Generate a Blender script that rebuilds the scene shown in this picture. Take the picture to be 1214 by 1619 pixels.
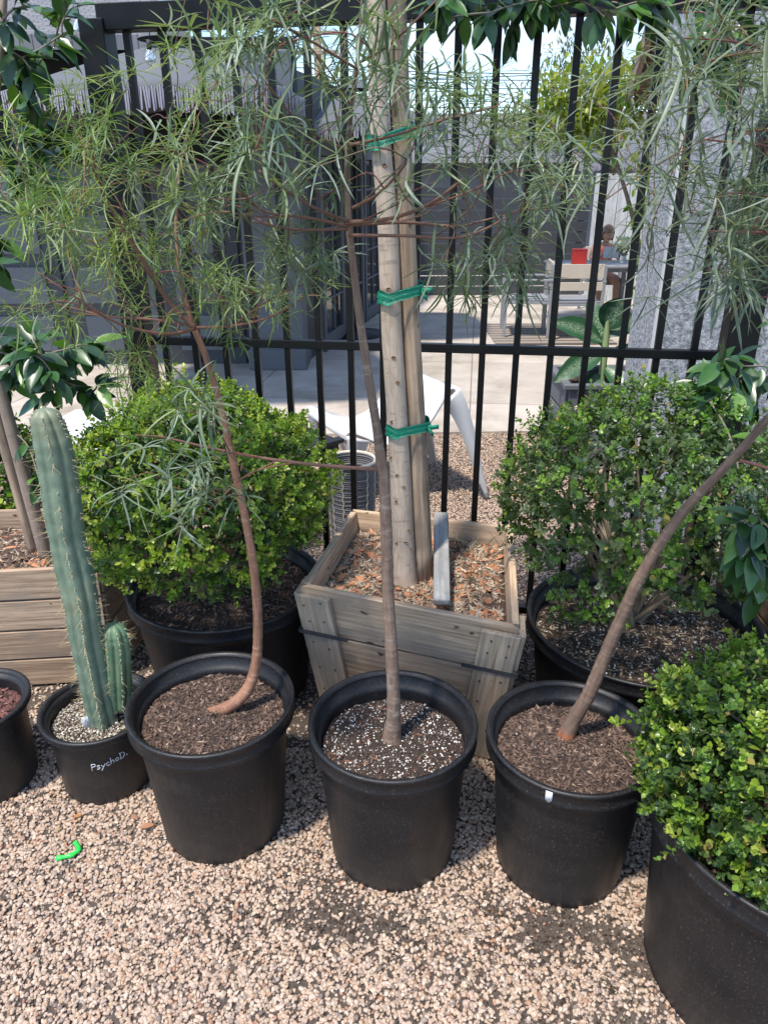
import bpy, bmesh, math, random
import numpy as np
from mathutils import Vector, Matrix, noise
R_=math.radians
random.seed(7); rng=np.random.default_rng(7)
for o in list(bpy.data.objects): bpy.data.objects.remove(o)
SC=bpy.context.scene; COL=SC.collection
# ---------------------------------------------------------------- camera
TH=R_(24.2); ROLL=-0.005; CAM=Vector((0,0,1.71)); F_PX=1169.0
FW=Vector((0,math.cos(TH),-math.sin(TH))); UP=Vector((0,math.sin(TH),math.cos(TH))); RT=Vector((1,0,0))
R2=RT*math.cos(ROLL)+UP*math.sin(ROLL); U2=UP*math.cos(ROLL)-RT*math.sin(ROLL)
cd=bpy.data.cameras.new('camera'); cam=bpy.data.objects.new('camera',cd); COL.objects.link(cam)
cam.matrix_world=Matrix(((R2.x,U2.x,-FW.x,CAM.x),(R2.y,U2.y,-FW.y,CAM.y),(R2.z,U2.z,-FW.z,CAM.z),(0,0,0,1)))
cd.sensor_fit='VERTICAL'; cd.sensor_height=36; cd.lens=26; cd.clip_start=0.05; cd.clip_end=3000
SC.camera=cam
# ---------------------------------------------------------------- light
SUN_EL=R_(67); SUN_AZ=R_(-138)      # direction TO the sun, measured from +Y clockwise
W=bpy.data.worlds.new('World'); SC.world=W; W.use_nodes=True
nt=W.node_tree; nt.nodes.clear()
sky=nt.nodes.new('ShaderNodeTexSky'); sky.sky_type='NISHITA'; sky.sun_disc=False
sky.sun_elevation=SUN_EL; sky.sun_rotation=SUN_AZ; sky.air_density=1.0; sky.dust_density=.4; sky.ozone_density=1.5
tc=nt.nodes.new('ShaderNodeTexCoord'); mp=nt.nodes.new('ShaderNodeMapping'); mp.inputs['Scale'].default_value=(2,2,6)
ns=nt.nodes.new('ShaderNodeTexNoise'); ns.inputs['Scale'].default_value=2.3; ns.inputs['Detail'].default_value=7
rp=nt.nodes.new('ShaderNodeValToRGB'); rp.color_ramp.elements[0].position=.50; rp.color_ramp.elements[1].position=.68
rp.color_ramp.elements[1].color=(.75,.75,.75,1)
mx=nt.nodes.new('ShaderNodeMixRGB'); mx.inputs['Color2'].default_value=(4.8,4.95,5.2,1)
bg=nt.nodes.new('ShaderNodeBackground'); bg.inputs['Strength'].default_value=.15
wo=nt.nodes.new('ShaderNodeOutputWorld')
L=nt.links.new
L(tc.outputs['Generated'],mp.inputs['Vector']); L(mp.outputs['Vector'],ns.inputs['Vector']); L(ns.outputs['Fac'],rp.inputs['Fac'])
L(rp.outputs['Color'],mx.inputs['Fac']); L(sky.outputs['Color'],mx.inputs['Color1']); tn=nt.nodes.new('ShaderNodeMixRGB'); tn.blend_type='MULTIPLY'; tn.inputs['Fac'].default_value=1; tn.inputs['Color2'].default_value=(.84,.92,1,1); L(mx.outputs['Color'],tn.inputs['Color1']); L(tn.outputs['Color'],bg.inputs['Color']); L(bg.outputs['Background'],wo.inputs['Surface'])
sd=bpy.data.lights.new('sun','SUN'); sd.energy=2.75; sd.angle=R_(4); sd.color=(1,.93,.83)
so=bpy.data.objects.new('sun',sd); COL.objects.link(so)
sdir=Vector((math.sin(SUN_AZ)*math.cos(SUN_EL),math.cos(SUN_AZ)*math.cos(SUN_EL),math.sin(SUN_EL)))
so.rotation_euler=sdir.to_track_quat('Z','Y').to_euler()
SC.view_settings.view_transform='Standard'; SC.view_settings.look='None'; SC.view_settings.exposure=1.02; SC.view_settings.gamma=1
# ---------------------------------------------------------------- helpers
def ray(px,py):
    return FW+R2*((px-607)/F_PX)+U2*((809.5-py)/F_PX)
def at(px,py,Y):                      # point of the world seen at a photo pixel, at distance Y
    d=ray(px,py); return CAM+d*(Y/d.y)
def gz(px,py,z=0.0):                  # the same at a height z
    d=ray(px,py); return CAM+d*((z-CAM.z)/d.z)
def dep(p): return (Vector(p)-CAM).dot(FW)
def rad(pr,p): return pr*dep(p)/F_PX
def rmat(rz): return Matrix.Rotation(rz,3,'Z')
class MB:
    def __init__(s): s.v=[];s.f=[];s.c=[];s.l=[];s.sm=[]
    def add(s,vs,fs,col=(1,1,1),lc=None,smooth=False):
        n=len(s.v); s.v+= [tuple(v) for v in vs]; s.f+=[tuple(i+n for i in f) for f in fs]
        s.c+= [col]*len(vs) if isinstance(col,tuple) else list(col)
        s.l+= [tuple(v) for v in (lc if lc is not None else vs)]; s.sm+=[smooth]*len(fs)
    def box(s,c,size,M=None,col=(1,1,1),taper=None):
        M=M or Matrix.Identity(3); c=Vector(c); off=Vector((random.random()*9,random.random()*9,random.random()*9))
        h=[x/2 for x in size]; order=sorted(range(3),key=lambda i:-size[i]); vs=[];lc=[]
        for a in (-1,1):
            for b in (-1,1):
                for d in (-1,1):
                    q=Vector((a*h[0],b*h[1],d*h[2]))
                    if taper and d<0: q.x*=taper[0]; q.y*=taper[1]
                    vs.append(c+M@q); lc.append(Vector([q[i] for i in order])+off)
        s.add(vs,[(0,1,3,2),(4,6,7,5),(0,4,5,1),(2,3,7,6),(0,2,6,4),(1,5,7,3)],col,lc)
    def hexa(s,p,col=(1,1,1),axis=0):   # 8 corners, order as box: index a*4+b*2+d
        off=Vector((random.random()*9,random.random()*9,random.random()*9))
        p=[Vector(q) for q in p]; o=p[0]; ex=[(p[4]-o),(p[2]-o),(p[1]-o)]
        order=[axis]+[i for i in (0,1,2) if i!=axis]; e0=ex[order[0]].normalized(); zz=2 if axis!=2 else 0; e1=(ex[zz]-e0*ex[zz].dot(e0)).normalized(); e=[None]*3; e[axis]=e0; e[zz]=e1; e[3-axis-zz]=e0.cross(e1)
        s.add(p,[(0,1,3,2),(4,6,7,5),(0,4,5,1),(2,3,7,6),(0,2,6,4),(1,5,7,3)],col,[Vector([(q-o).dot(e[i]) for i in order])+off for q in p])
    def tube(s,pts,rs,n=8,col=(1,1,1),caps=True,prof=None):
        pts=[Vector(p) for p in pts]; k=len(pts)
        if not hasattr(rs,'__len__'): rs=[rs]*k
        t0=(pts[1]-pts[0]).normalized(); a=t0.orthogonal().normalized(); vs=[];lc=[];ln=0;off=random.random()*9
        for i in range(k):
            t=(pts[min(i+1,k-1)]-pts[max(i-1,0)]).normalized()
            a=(a-t*a.dot(t)).normalized(); b=t.cross(a)
            if i: ln+=(pts[i]-pts[i-1]).length
            for j in range(n):
                an=2*math.pi*j/n; r=rs[i]*(prof(an) if prof else 1)
                d=a*math.cos(an)+b*math.sin(an); vs.append(pts[i]+d*r); lc.append((ln+off,d.x*rs[i]+off,d.y*rs[i]+d.z*rs[i]*.3))
        fs=[(i*n+j,i*n+(j+1)%n,(i+1)*n+(j+1)%n,(i+1)*n+j) for i in range(k-1) for j in range(n)]
        if caps: fs+=[tuple(range(n-1,-1,-1)),tuple((k-1)*n+j for j in range(n))]
        s.add(vs,fs,col,lc,True)
    def lathe(s,prof,n=48,c=(0,0,0),col=(1,1,1),close=False):
        vs=[];fs=[];k=len(prof)
        for (r,z) in prof:
            for j in range(n):
                an=2*math.pi*j/n; vs.append((c[0]+r*math.cos(an),c[1]+r*math.sin(an),c[2]+z))
        for i in range(k-1):
            for j in range(n): fs.append((i*n+j,i*n+(j+1)%n,(i+1)*n+(j+1)%n,(i+1)*n+j))
        if close: fs.append(tuple((k-1)*n+j for j in range(n)))
        s.add(vs,fs,col,None,True)
    def build(s,name,mat,parent=None,bevel=0,smooth=None):
        v=np.array(s.v,dtype=np.float32)
        me=bpy.data.meshes.new(name); me.from_pydata([tuple(x) for x in s.v],[],s.f)
        a=me.attributes.new('Col','FLOAT_COLOR','POINT'); c=np.ones((len(s.v),4),dtype=np.float32); c[:,:3]=np.array(s.c,dtype=np.float32); a.data.foreach_set('color',c.ravel())
        b=me.attributes.new('lc','FLOAT_VECTOR','POINT'); b.data.foreach_set('vector',np.array(s.l,dtype=np.float32).ravel())
        me.polygons.foreach_set('use_smooth',[ (x if smooth is None else smooth) for x in s.sm])
        me.update()
        return fin(name,me,mat,parent,bevel)
def fin(name,me,mat,parent,bevel=0):
    me.materials.append(mat); o=bpy.data.objects.new(name,me); COL.objects.link(o)
    if parent is not None:
        o.parent=parent; o.matrix_parent_inverse=Matrix.Translation(-parent.location) if parent.type=='EMPTY' and not parent.parent else Matrix.Identity(4)
    if bevel:
        m=o.modifiers.new('bevel','BEVEL'); m.width=bevel; m.segments=2; m.limit_method='ANGLE'; m.harden_normals=False
    return o
def npmesh(name,V,Fq,C,mat,parent=None,smooth=True):
    """V (n,3), Fq (m,k) faces of one size, C (n,3)"""
    me=bpy.data.meshes.new(name); n=len(V); m,k=Fq.shape
    me.vertices.add(n); me.vertices.foreach_set('co',V.astype(np.float32).ravel())
    me.loops.add(m*k); me.loops.foreach_set('vertex_index',Fq.astype(np.int32).ravel())
    me.polygons.add(m); me.polygons.foreach_set('loop_start',np.arange(0,m*k,k,dtype=np.int32))
    a=me.attributes.new('Col','FLOAT_COLOR','POINT'); c=np.ones((n,4),dtype=np.float32); c[:,:3]=C; a.data.foreach_set('color',c.ravel())
    me.polygons.foreach_set('use_smooth',np.full(m,smooth)); me.update(calc_edges=True); me.validate()
    return fin(name,me,mat,parent)
def tag(o,label=None,cat=None,group=None,kind=None):
    if label: o['label']=label
    if cat: o['category']=cat
    if group: o['group']=group
    if kind: o['kind']=kind
    return o
def thing(name,label,cat,loc=(0,0,0),group=None):
    o=bpy.data.objects.new(name,None); COL.objects.link(o); o.location=loc; o.empty_display_size=.1
    return tag(o,label,cat,group)
def struct(o): o['kind']='structure'; return o
def spline(P,n=8):
    P=[Vector(p) for p in P]; out=[]
    for i in range(len(P)-1):
        a=P[max(i-1,0)];b=P[i];c=P[i+1];d=P[min(i+2,len(P)-1)]
        for j in range(n):
            t=j/n; out.append(.5*((2*b)+(c-a)*t+(2*a-5*b+4*c-d)*t*t+(-a+3*b-3*c+d)*t**3))
    out.append(P[-1]); return out
def interp(vals,n=8):
    out=[]
    for i in range(len(vals)-1):
        for j in range(n): out.append(vals[i]+(vals[i+1]-vals[i])*j/n)
    out.append(vals[-1]); return out
# ---------------------------------------------------------------- materials
class NM:
    def __init__(s,name):
        s.m=bpy.data.materials.new(name); s.m.use_nodes=True; s.t=s.m.node_tree; s.t.nodes.clear()
        s.o=s.t.nodes.new('ShaderNodeOutputMaterial'); s.p=s.n('ShaderNodeBsdfPrincipled'); s.t.links.new(s.p.outputs[0],s.o.inputs[0])
    def n(s,ty,**kw):
        q=s.t.nodes.new(ty)
        for k,v in kw.items():
            if k in q.inputs: q.inputs[k].default_value=v
            else: setattr(q,k,v)
        return q
    def l(s,a,b): s.t.links.new(a,b)
    def attr(s,nm='Col'): return s.n('ShaderNodeAttribute',attribute_name=nm)
    def noise(s,scale,detail=4,vec=None,rough=.55,sv=None):
        q=s.n('ShaderNodeTexNoise'); q.inputs['Scale'].default_value=scale; q.inputs['Detail'].default_value=detail; q.inputs['Roughness'].default_value=rough
        if vec is None: vec=s.n('ShaderNodeTexCoord').outputs['Object']
        if sv: mpn=s.n('ShaderNodeMapping'); mpn.inputs['Scale'].default_value=sv; s.l(vec,mpn.inputs['Vector']); vec=mpn.outputs['Vector']
        s.l(vec,q.inputs['Vector']); return q.outputs['Fac']
    def ramp(s,fac,stops):
        q=s.n('ShaderNodeValToRGB'); e=q.color_ramp.elements
        while len(e)<len(stops): e.new(.5)
        for x,(p,c) in zip(e,stops): x.position=p; x.color=(*c,1) if len(c)==3 else c
        s.l(fac,q.inputs['Fac']); return q.outputs['Color']
    def mix(s,a,b,fac,mode='MIX'):
        q=s.n('ShaderNodeMixRGB',blend_type=mode)
        for x,i in ((a,'Color1'),(b,'Color2')):
            if isinstance(x,tuple): q.inputs[i].default_value=(*x,1)
            else: s.l(x,q.inputs[i])
        if isinstance(fac,(int,float)): q.inputs['Fac'].default_value=fac
        else: s.l(fac,q.inputs['Fac'])
        return q.outputs['Color']
    def base(s,c):
        if isinstance(c,tuple): s.p.inputs['Base Color'].default_value=(*c,1)
        else: s.l(c,s.p.inputs['Base Color'])
    def bump(s,h,strength=.4,dist=.002):
        q=s.n('ShaderNodeBump'); q.inputs['Strength'].default_value=strength; q.inputs['Distance'].default_value=dist; s.l(h,q.inputs['Height']); s.l(q.outputs[0],s.p.inputs['Normal'])
    def rough(s,r):
        if isinstance(r,(int,float)): s.p.inputs['Roughness'].default_value=r
        else: s.l(r,s.p.inputs['Roughness'])
def bw(a): return (a,a,a)
def plain(name,c,r=.6,nz=.15,scale=30,bump=.15,metal=0):
    m=NM(name); f=m.noise(scale,5); m.base(m.mix(tuple(x*(1-nz) for x in c),tuple(min(1,x*(1+nz)) for x in c),f)); m.rough(r); m.p.inputs['Metallic'].default_value=metal
    if bump: m.bump(f,bump,.002)
    return m.m
def leafmat(name,rough=.4,trans=.3,tcol=(1.3,1.5,.5),spec=.5,vein=0):
    m=NM(name); a=m.attr(); nz=m.noise(60,2); c=m.mix(a.outputs['Color'],bw(.6),.0); c=m.mix(a.outputs['Color'],m.mix(a.outputs['Color'],bw(.55),1,'MULTIPLY'),nz)
    m.base(c); m.rough(rough); m.p.inputs['Specular IOR Level'].default_value=spec
    t=m.n('ShaderNodeBsdfTranslucent'); m.l(m.mix(a.outputs['Color'],tcol,1,'MULTIPLY'),t.inputs['Color'])
    s=m.n('ShaderNodeMixShader'); s.inputs[0].default_value=trans; m.l(m.p.outputs[0],s.inputs[1]); m.l(t.outputs[0],s.inputs[2]); m.l(s.outputs[0],m.o.inputs[0])
    return m.m
M={}
M['box_leaf']=leafmat('boxwood_leaf',.32,.32,(1.25,1.5,.5),.5)
M['strap_leaf']=leafmat('strap_leaf',.42,.28,(1.2,1.3,.6),.5)
M['ficus_leaf']=leafmat('ficus_leaf',.34,.15,(1.2,1.5,.4),.6)
M['vine_leaf']=leafmat('vine_leaf',.4,.4,(1.2,1.3,.4),.4)
def wood(name,c1,c2,dark,gs=1):
    m=NM(name); v=m.attr('lc').outputs['Vector']
    g=m.noise(9,7,v,.66,(.38,12*gs,12*gs)); g2=m.noise(4,5,v,.65,(1,2.2,2.2)); k=m.noise(13,2,v,.5,(1,1.8,1.8))
    c=m.ramp(g,[(.36,c1),(.60,c2)]); g3=m.noise(5,3,v,.5,(.2,22*gs,22*gs)); c=m.mix(c,bw(.45),m.ramp(g3,[(.60,bw(0)),(.70,bw(.6))]),'MULTIPLY'); c=m.mix(c,dark,m.ramp(g2,[(.46,bw(0)),(.62,bw(.75))]))
    c=m.mix(c,(.05,.035,.025),m.ramp(k,[(.70,bw(0)),(.74,bw(.85))]))
    c=m.mix(c,m.attr().outputs['Color'],1,'MULTIPLY')
    m.base(c); m.rough(.85); m.p.inputs['Specular IOR Level'].default_value=.2; m.bump(g,.5,.003); return m.m
M['box_wood']=wood('weathered_box_wood',(.31,.225,.155),(.62,.48,.35),(.33,.275,.225))
M['stake_wood']=wood('stake_wood',(.22,.155,.11),(.44,.33,.24),(.14,.11,.09),.6)
M['grey_wood']=wood('grey_wood',(.28,.27,.26),(.42,.41,.39),(.2,.19,.18))
def plastic():
    m=NM('black_pot_plastic'); tcn=m.n('ShaderNodeTexCoord').outputs['Object']; z=m.n('ShaderNodeSeparateXYZ'); m.l(tcn,z.inputs[0])
    dust=m.noise(7,8,tcn,.65,(1,1,2.5)); fine=m.noise(250,3,tcn,.6,(1,1,.6)); scr=m.noise(26,4,tcn,.6,(1,1,.12))
    c=m.ramp(dust,[(.4,(.007,.007,.009)),(.75,(.016,.015,.016))]); c=m.mix(c,(.19,.16,.13),m.ramp(fine,[(.58,bw(0)),(.74,bw(.42))]))
    low=m.n('ShaderNodeMapRange'); low.inputs['From Min'].default_value=.0; low.inputs['From Max'].default_value=.2; low.inputs['To Min'].default_value=.8; low.inputs['To Max'].default_value=0; m.l(z.outputs['Z'],low.inputs['Value'])
    lm=m.n('ShaderNodeMath',operation='MULTIPLY'); m.l(low.outputs[0],lm.inputs[0]); m.l(dust,lm.inputs[1]); c=m.mix(c,(.06,.05,.042),lm.outputs[0])
    m.base(c); m.rough(m.ramp(scr,[(.3,bw(.40)),(.7,bw(.6))])); m.bump(fine,.05,.001); m.p.inputs['Specular IOR Level'].default_value=.5; return m.m
M['plastic']=plastic()
def vcol(name,rough=.9,nz=.3,scale=120,bump=.3,spec=.3):
    m=NM(name); f=m.noise(scale,4); c=m.mix(m.attr().outputs['Color'],bw(1-nz),f,'MULTIPLY'); m.base(c); m.rough(rough); m.bump(f,bump,.002); m.p.inputs['Specular IOR Level'].default_value=spec; return m.m
M['soil']=vcol('soil_chips'); M['twig']=vcol('twig_bark',.7,.35,200,.4); M['flat']=vcol('painted',.5,.1,40,.05)
def bark(name,c1,c2,c3,ring=90,bs=.5):
    m=NM(name); v=m.attr('lc').outputs['Vector']; a=m.noise(40,5,v,.6,(.5,3,3)); b=m.noise(ring,3,v,.5,(1,.25,.25)); d=m.noise(6,3,v)
    c=m.ramp(a,[(.3,c1),(.7,c2)]); c=m.mix(c,c3,m.ramp(b,[(.58,bw(0)),(.68,bw(.6))])); c=m.mix(c,bw(.6),m.ramp(d,[(.4,bw(0)),(.8,bw(.5))]),'MULTIPLY')
    c=m.mix(c,m.attr().outputs['Color'],1,'MULTIPLY'); m.base(c); m.rough(.75); m.bump(m.mix(a,b,.5),bs,.003); m.p.inputs['Specular IOR Level'].default_value=.25; return m.m
M['bark']=bark('bark',(.13,.085,.065),(.24,.165,.13),(.30,.24,.2))
M['pale_bark']=bark('pale_bark',(.42,.325,.25),(.60,.48,.38),(.25,.2,.16),60,.25)
M['ficus_bark']=bark('ficus_bark',(.25,.19,.15),(.36,.28,.22),(.2,.15,.12),60,.3)
M['black_metal']=plain('black_metal',(.006,.006,.007),.42,.3,14,.05); M['black_metal'].node_tree.nodes['Principled BSDF'].inputs['Specular IOR Level'].default_value=.3
M['dark_metal']=plain('dark_metal',(.02,.021,.024),.5,.2,14,.05)
M['strap']=plain('steel_strap',(.09,.09,.095),.5,.3,60,.1,.5)
M['green_tape']=NM('green_tape').m
m=NM('green_tape'); v=m.attr('lc').outputs['Vector']; f=m.noise(30,4,v,.6,(.3,1,14)); m.base(m.ramp(f,[(.35,(.0,.13,.075)),(.65,(.01,.30,.18))])); m.rough(.28); m.bump(f,.8,.004); M['green_tape']=m.m
M['neon']=plain('neon_plastic',(.03,.75,.08),.35,.1,40,.1)
M['white_plastic']=None
m=NM('white_plastic'); m.base((.80,.80,.80)); m.rough(.35); m.p.inputs['Subsurface Weight'].default_value=0
t=m.n('ShaderNodeBsdfTranslucent'); t.inputs['Color'].default_value=(.8,.62,.4,1); s=m.n('ShaderNodeMixShader'); s.inputs[0].default_value=.12; m.l(m.p.outputs[0],s.inputs[1]); m.l(t.outputs[0],s.inputs[2]); m.l(s.outputs[0],m.o.inputs[0]); M['white_plastic']=m.m
# cactus
m=NM('cactus_skin'); f=m.noise(25,5); g=m.noise(7,4); c=m.ramp(f,[(.3,(.10,.15,.105)),(.7,(.185,.235,.165))]); c=m.mix(c,(.20,.19,.11),m.ramp(g,[(.52,bw(0)),(.7,bw(.6))])); c=m.mix(c,m.attr().outputs['Color'],1,'MULTIPLY'); m.base(c); m.rough(.5); m.bump(f,.2,.003); M['cactus']=m.m
M['spine']=plain('spine',(.55,.45,.25),.5,.2,40,0)
# ground
m=NM('dirt'); f=m.noise(90,8,None,.75); g=m.noise(2.2,6); c=m.ramp(f,[(.3,(.045,.034,.028)),(.7,(.13,.10,.08))]); c=m.mix(c,(.20,.165,.135),m.ramp(g,[(.5,bw(0)),(.68,bw(.4))])); m.base(c); m.rough(.95); m.bump(f,.6,.01); M['dirt']=m.m
m=NM('pebble'); oi=m.n('ShaderNodeObjectInfo').outputs['Random']; q=m.n('ShaderNodeValToRGB'); q.color_ramp.interpolation='LINEAR'
st=[(0,(.60,.46,.36)),(.16,(.52,.40,.33)),(.34,(.68,.55,.45)),(.5,(.44,.34,.28)),(.62,(.62,.50,.44)),(.74,(.72,.62,.54)),(.84,(.42,.35,.32)),(.9,(.20,.17,.16)),(.94,(.46,.26,.18)),(1,(.64,.49,.36))]
e=q.color_ramp.elements
while len(e)<len(st): e.new(.5)
for x,(p,c) in zip(e,st): x.position=p; x.color=(*c,1)
m.l(oi,q.inputs['Fac']); f=m.noise(1.6,4); c=m.mix(m.mix(q.outputs['Color'],(.86,.805,.725),1,'MULTIPLY'),bw(.68),m.ramp(f,[(.4,bw(0)),(.7,bw(1))]),'MULTIPLY'); m.base(c); m.rough(.7); m.p.inputs['Specular IOR Level'].default_value=.35; M['pebble']=m.m
m=NM('concrete'); f=m.noise(3,8); g=m.noise(60,4); c=m.ramp(f,[(.3,(.50,.435,.37)),(.7,(.64,.57,.495))]); c=m.mix(c,bw(.8),g,'MULTIPLY'); br=m.n('ShaderNodeTexBrick'); tq=m.n('ShaderNodeTexCoord').outputs['Object']; mp_=m.n('ShaderNodeMapping'); mp_.inputs['Rotation'].default_value=(0,0,.12); m.l(tq,mp_.inputs['Vector']); m.l(mp_.outputs[0],br.inputs['Vector']); br.inputs['Scale'].default_value=1; br.inputs['Brick Width'].default_value=1.9; br.inputs['Row Height'].default_value=1.5; br.inputs['Mortar Size'].default_value=.006; br.offset=0; br.inputs['Color1'].default_value=(1,1,1,1); br.inputs['Color2'].default_value=(.86,.86,.86,1); br.inputs['Mortar'].default_value=(.4,.4,.4,1); c=m.mix(c,br.outputs['Color'],1,'MULTIPLY'); st_=m.noise(1.1,7,None,.7); c=m.mix(c,(.72,.70,.66),m.ramp(st_,[(.48,bw(0)),(.62,bw(1))]),'MULTIPLY'); m.base(c); m.rough(.9); m.bump(g,.2,.003); M['concrete']=m.m
m=NM('stucco'); f=m.noise(55,6,None,.7); c=m.ramp(f,[(.38,(.17,.175,.185)),(.62,(.50,.51,.53))]); m.base(c); m.rough(.9); m.bump(f,1,.01); M['stucco']=m.m
M['grey_paint']=plain('grey_paint',(.13,.14,.155),.7,.12,5,.05)
M['dark_paint']=plain('dark_paint',(.05,.054,.062),.6,.15,5,.05)
M['shade_black']=plain('shade_black',(.012,.012,.014),.9,.2,20,0)  # near-black for the painted shade beneath the umbrellas
M['canopy']=plain('canopy_cloth',(.115,.12,.13),.85,.1,12,.1)
M['fringe']=plain('fringe_thread',(.36,.34,.39),.9,.2,60,0)
m=NM('shingle'); br=m.n('ShaderNodeTexBrick'); tcn=m.attr('lc').outputs['Vector']; m.l(tcn,br.inputs['Vector']); br.inputs['Scale'].default_value=5; br.inputs['Color1'].default_value=(.2,.2,.21,1); br.inputs['Color2'].default_value=(.13,.13,.14,1); br.inputs['Mortar'].default_value=(.07,.07,.07,1); br.inputs['Mortar Size'].default_value=.025; m.base(br.outputs['Color']); m.rough(.9); M['shingle']=m.m
M['white_wood']=wood('white_washed_wood',(.50,.50,.48),(.66,.66,.64),(.42,.42,.41),.4)
M['glass']=plain('dark_glass',(.03,.035,.04),.08,.1,2,0)
M['wire']=plain('wire',(.03,.03,.03),.6,.1,5,0)
M['skin']=plain('skin',(.50,.29,.21),.55,.05,30,0); M['hair']=plain('hair',(.16,.095,.06),.6,.3,80,.2); M['coral']=plain('coral_cloth',(.80,.22,.16),.8,.1,30,0)
M['red']=plain('red_paint',(.60,.05,.04),.5,.1,20,0); M['teak']=plain('pale_slat',(.55,.48,.40),.7,.15,8,.1); M['alu']=plain('grey_aluminium',(.28,.29,.31),.45,.1,10,0)
M['tan']=plain('tan_stone',(.38,.27,.18),.85,.2,9,.2); M['white_stone']=plain('white_stone',(.66,.65,.64),.8,.08,10,.1)
M['basket']=plain('basket_weave',(.17,.165,.17),.75,.3,90,.3); M['cream']=plain('cream_cord',(.62,.55,.43),.8,.2,60,.1)
M['tag_white']=plain('tag_white',(.62,.66,.72),.5,.2,90,.1)
# ---------------------------------------------------------------- foliage tools
def leaf_template(nl=5,w=.5,cup=.12,tipdrop=.1,shape=None):
    """leaf of length 1: rows along y of (left, mid, right)"""
    V=[];F=[]
    ts=np.linspace(0,1,nl+1)
    for t in ts:
        ww=w/2*(shape(t) if shape else math.sin(math.pi*t**.85)**.8 if 0<t<1 else 0)
        ww=max(ww,.004); zc=-tipdrop*t*t
        V+= [(-ww,t,zc+cup*ww),(0,t,zc-cup*ww*.6),(ww,t,zc+cup*ww)]
    for i in range(nl):
        a=i*3; F+= [(a,a+1,a+4,a+3),(a+1,a+2,a+5,a+4)]
    return np.array(V),np.array(F)
def batch(T,P,D,N,S,C,out):
    """place template T at P with length dir D, normal hint N, scale S, colour C; append to out"""
    V,F=T; D=D/np.linalg.norm(D,axis=1,keepdims=True)
    X=np.cross(D,N); X/= (np.linalg.norm(X,axis=1,keepdims=True)+1e-9); Z=np.cross(X,D)
    n=len(P); k=len(V)
    W_=P[:,None,:]+S[:,None,None]*(V[None,:,0:1]*X[:,None,:]+V[None,:,1:2]*D[:,None,:]+V[None,:,2:3]*Z[:,None,:])
    out.append((W_.reshape(-1,3),F,n,k,np.repeat(C,k,axis=0)))
def flush(out,name,mat,parent=None,smooth=True):
    V=[];F=[];C=[];off=0
    for (v,f,n,k,c) in out:
        V.append(v); F.append((f[None,:,:]+(np.arange(n)*k)[:,None,None]).reshape(-1,f.shape[1])+off); C.append(c); off+=len(v)
    return npmesh(name,np.concatenate(V),np.concatenate(F),np.concatenate(C),mat,parent,smooth)
def runit(n):
    v=rng.normal(size=(n,3)); return v/np.linalg.norm(v,axis=1,keepdims=True)
def straps(P,D,L,wd,C,droop,nseg=6):
    """long narrow leaflets curving downwards"""
    n=len(P); D=D/np.linalg.norm(D,axis=1,keepdims=True)
    ts=np.linspace(0,1,nseg+1); side=np.cross(D,runit(n)*.35+np.array([0,0,1.])); side/=np.linalg.norm(side,axis=1,keepdims=True)+1e-9
    bend=rng.normal(size=(n,1))*.34; rows=[]
    for t in ts:
        c=P+L[:,None]*(D*t*(1-.30*t*droop[:,None]))+ (L*droop*t*t*.55)[:,None]*np.array([0,0,-1.])+side*(L[:,None]*bend*t*t)
        w=wd*(.35+1.0*math.sin(math.pi*min(1,t*.9+.08))**.7)*(1 if t<.98 else .12)*.5
        nrm=np.cross(side,D); rows.append(c-side*w[:,None]+nrm*w[:,None]*.25); rows.append(c-nrm*w[:,None]*.25); rows.append(c+side*w[:,None]+nrm*w[:,None]*.25)
    V=np.stack(rows,1); k=V.shape[1]; F=[]
    for i in range(nseg):
        a=i*3; F+=[(a,a+1,a+4,a+3),(a+1,a+2,a+5,a+4)]
    return (V.reshape(-1,3),np.array(F),n,k,np.repeat(C,k,axis=0))
def stars(P,A,size,cols,out,tw,nl=(6,8),width=.0042,stemcol=(.22,.26,.10)):
    """palmate leaves: petiole end P, axis A"""
    for i in range(len(P)):
        k=random.randint(*nl); ax=Vector(A[i]).normalized(); u=ax.orthogonal().normalized(); w=ax.cross(u); ph=random.random()*6.28
        D=[];Ls=[]
        for j in range(k):
            an=ph+j*2*math.pi/k*.92+random.uniform(-.15,.15); sp=random.uniform(1.0,1.5)
            d=ax*math.cos(sp)+(u*math.cos(an)+w*math.sin(an))*math.sin(sp); D.append(d); Ls.append(size[i]*random.uniform(.65,1.1))
        base=Vector(cols[i]); C=np.array([tuple(base*random.uniform(.8,1.25)) for _ in range(k)])
        out.append(straps(np.repeat(np.array([tuple(P[i])]),k,0),np.array(D),np.array(Ls),np.full(k,width*size[i]/.1)*rng.uniform(.75,1.25,k),C,rng.uniform(-.05,.8,k)))
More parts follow.
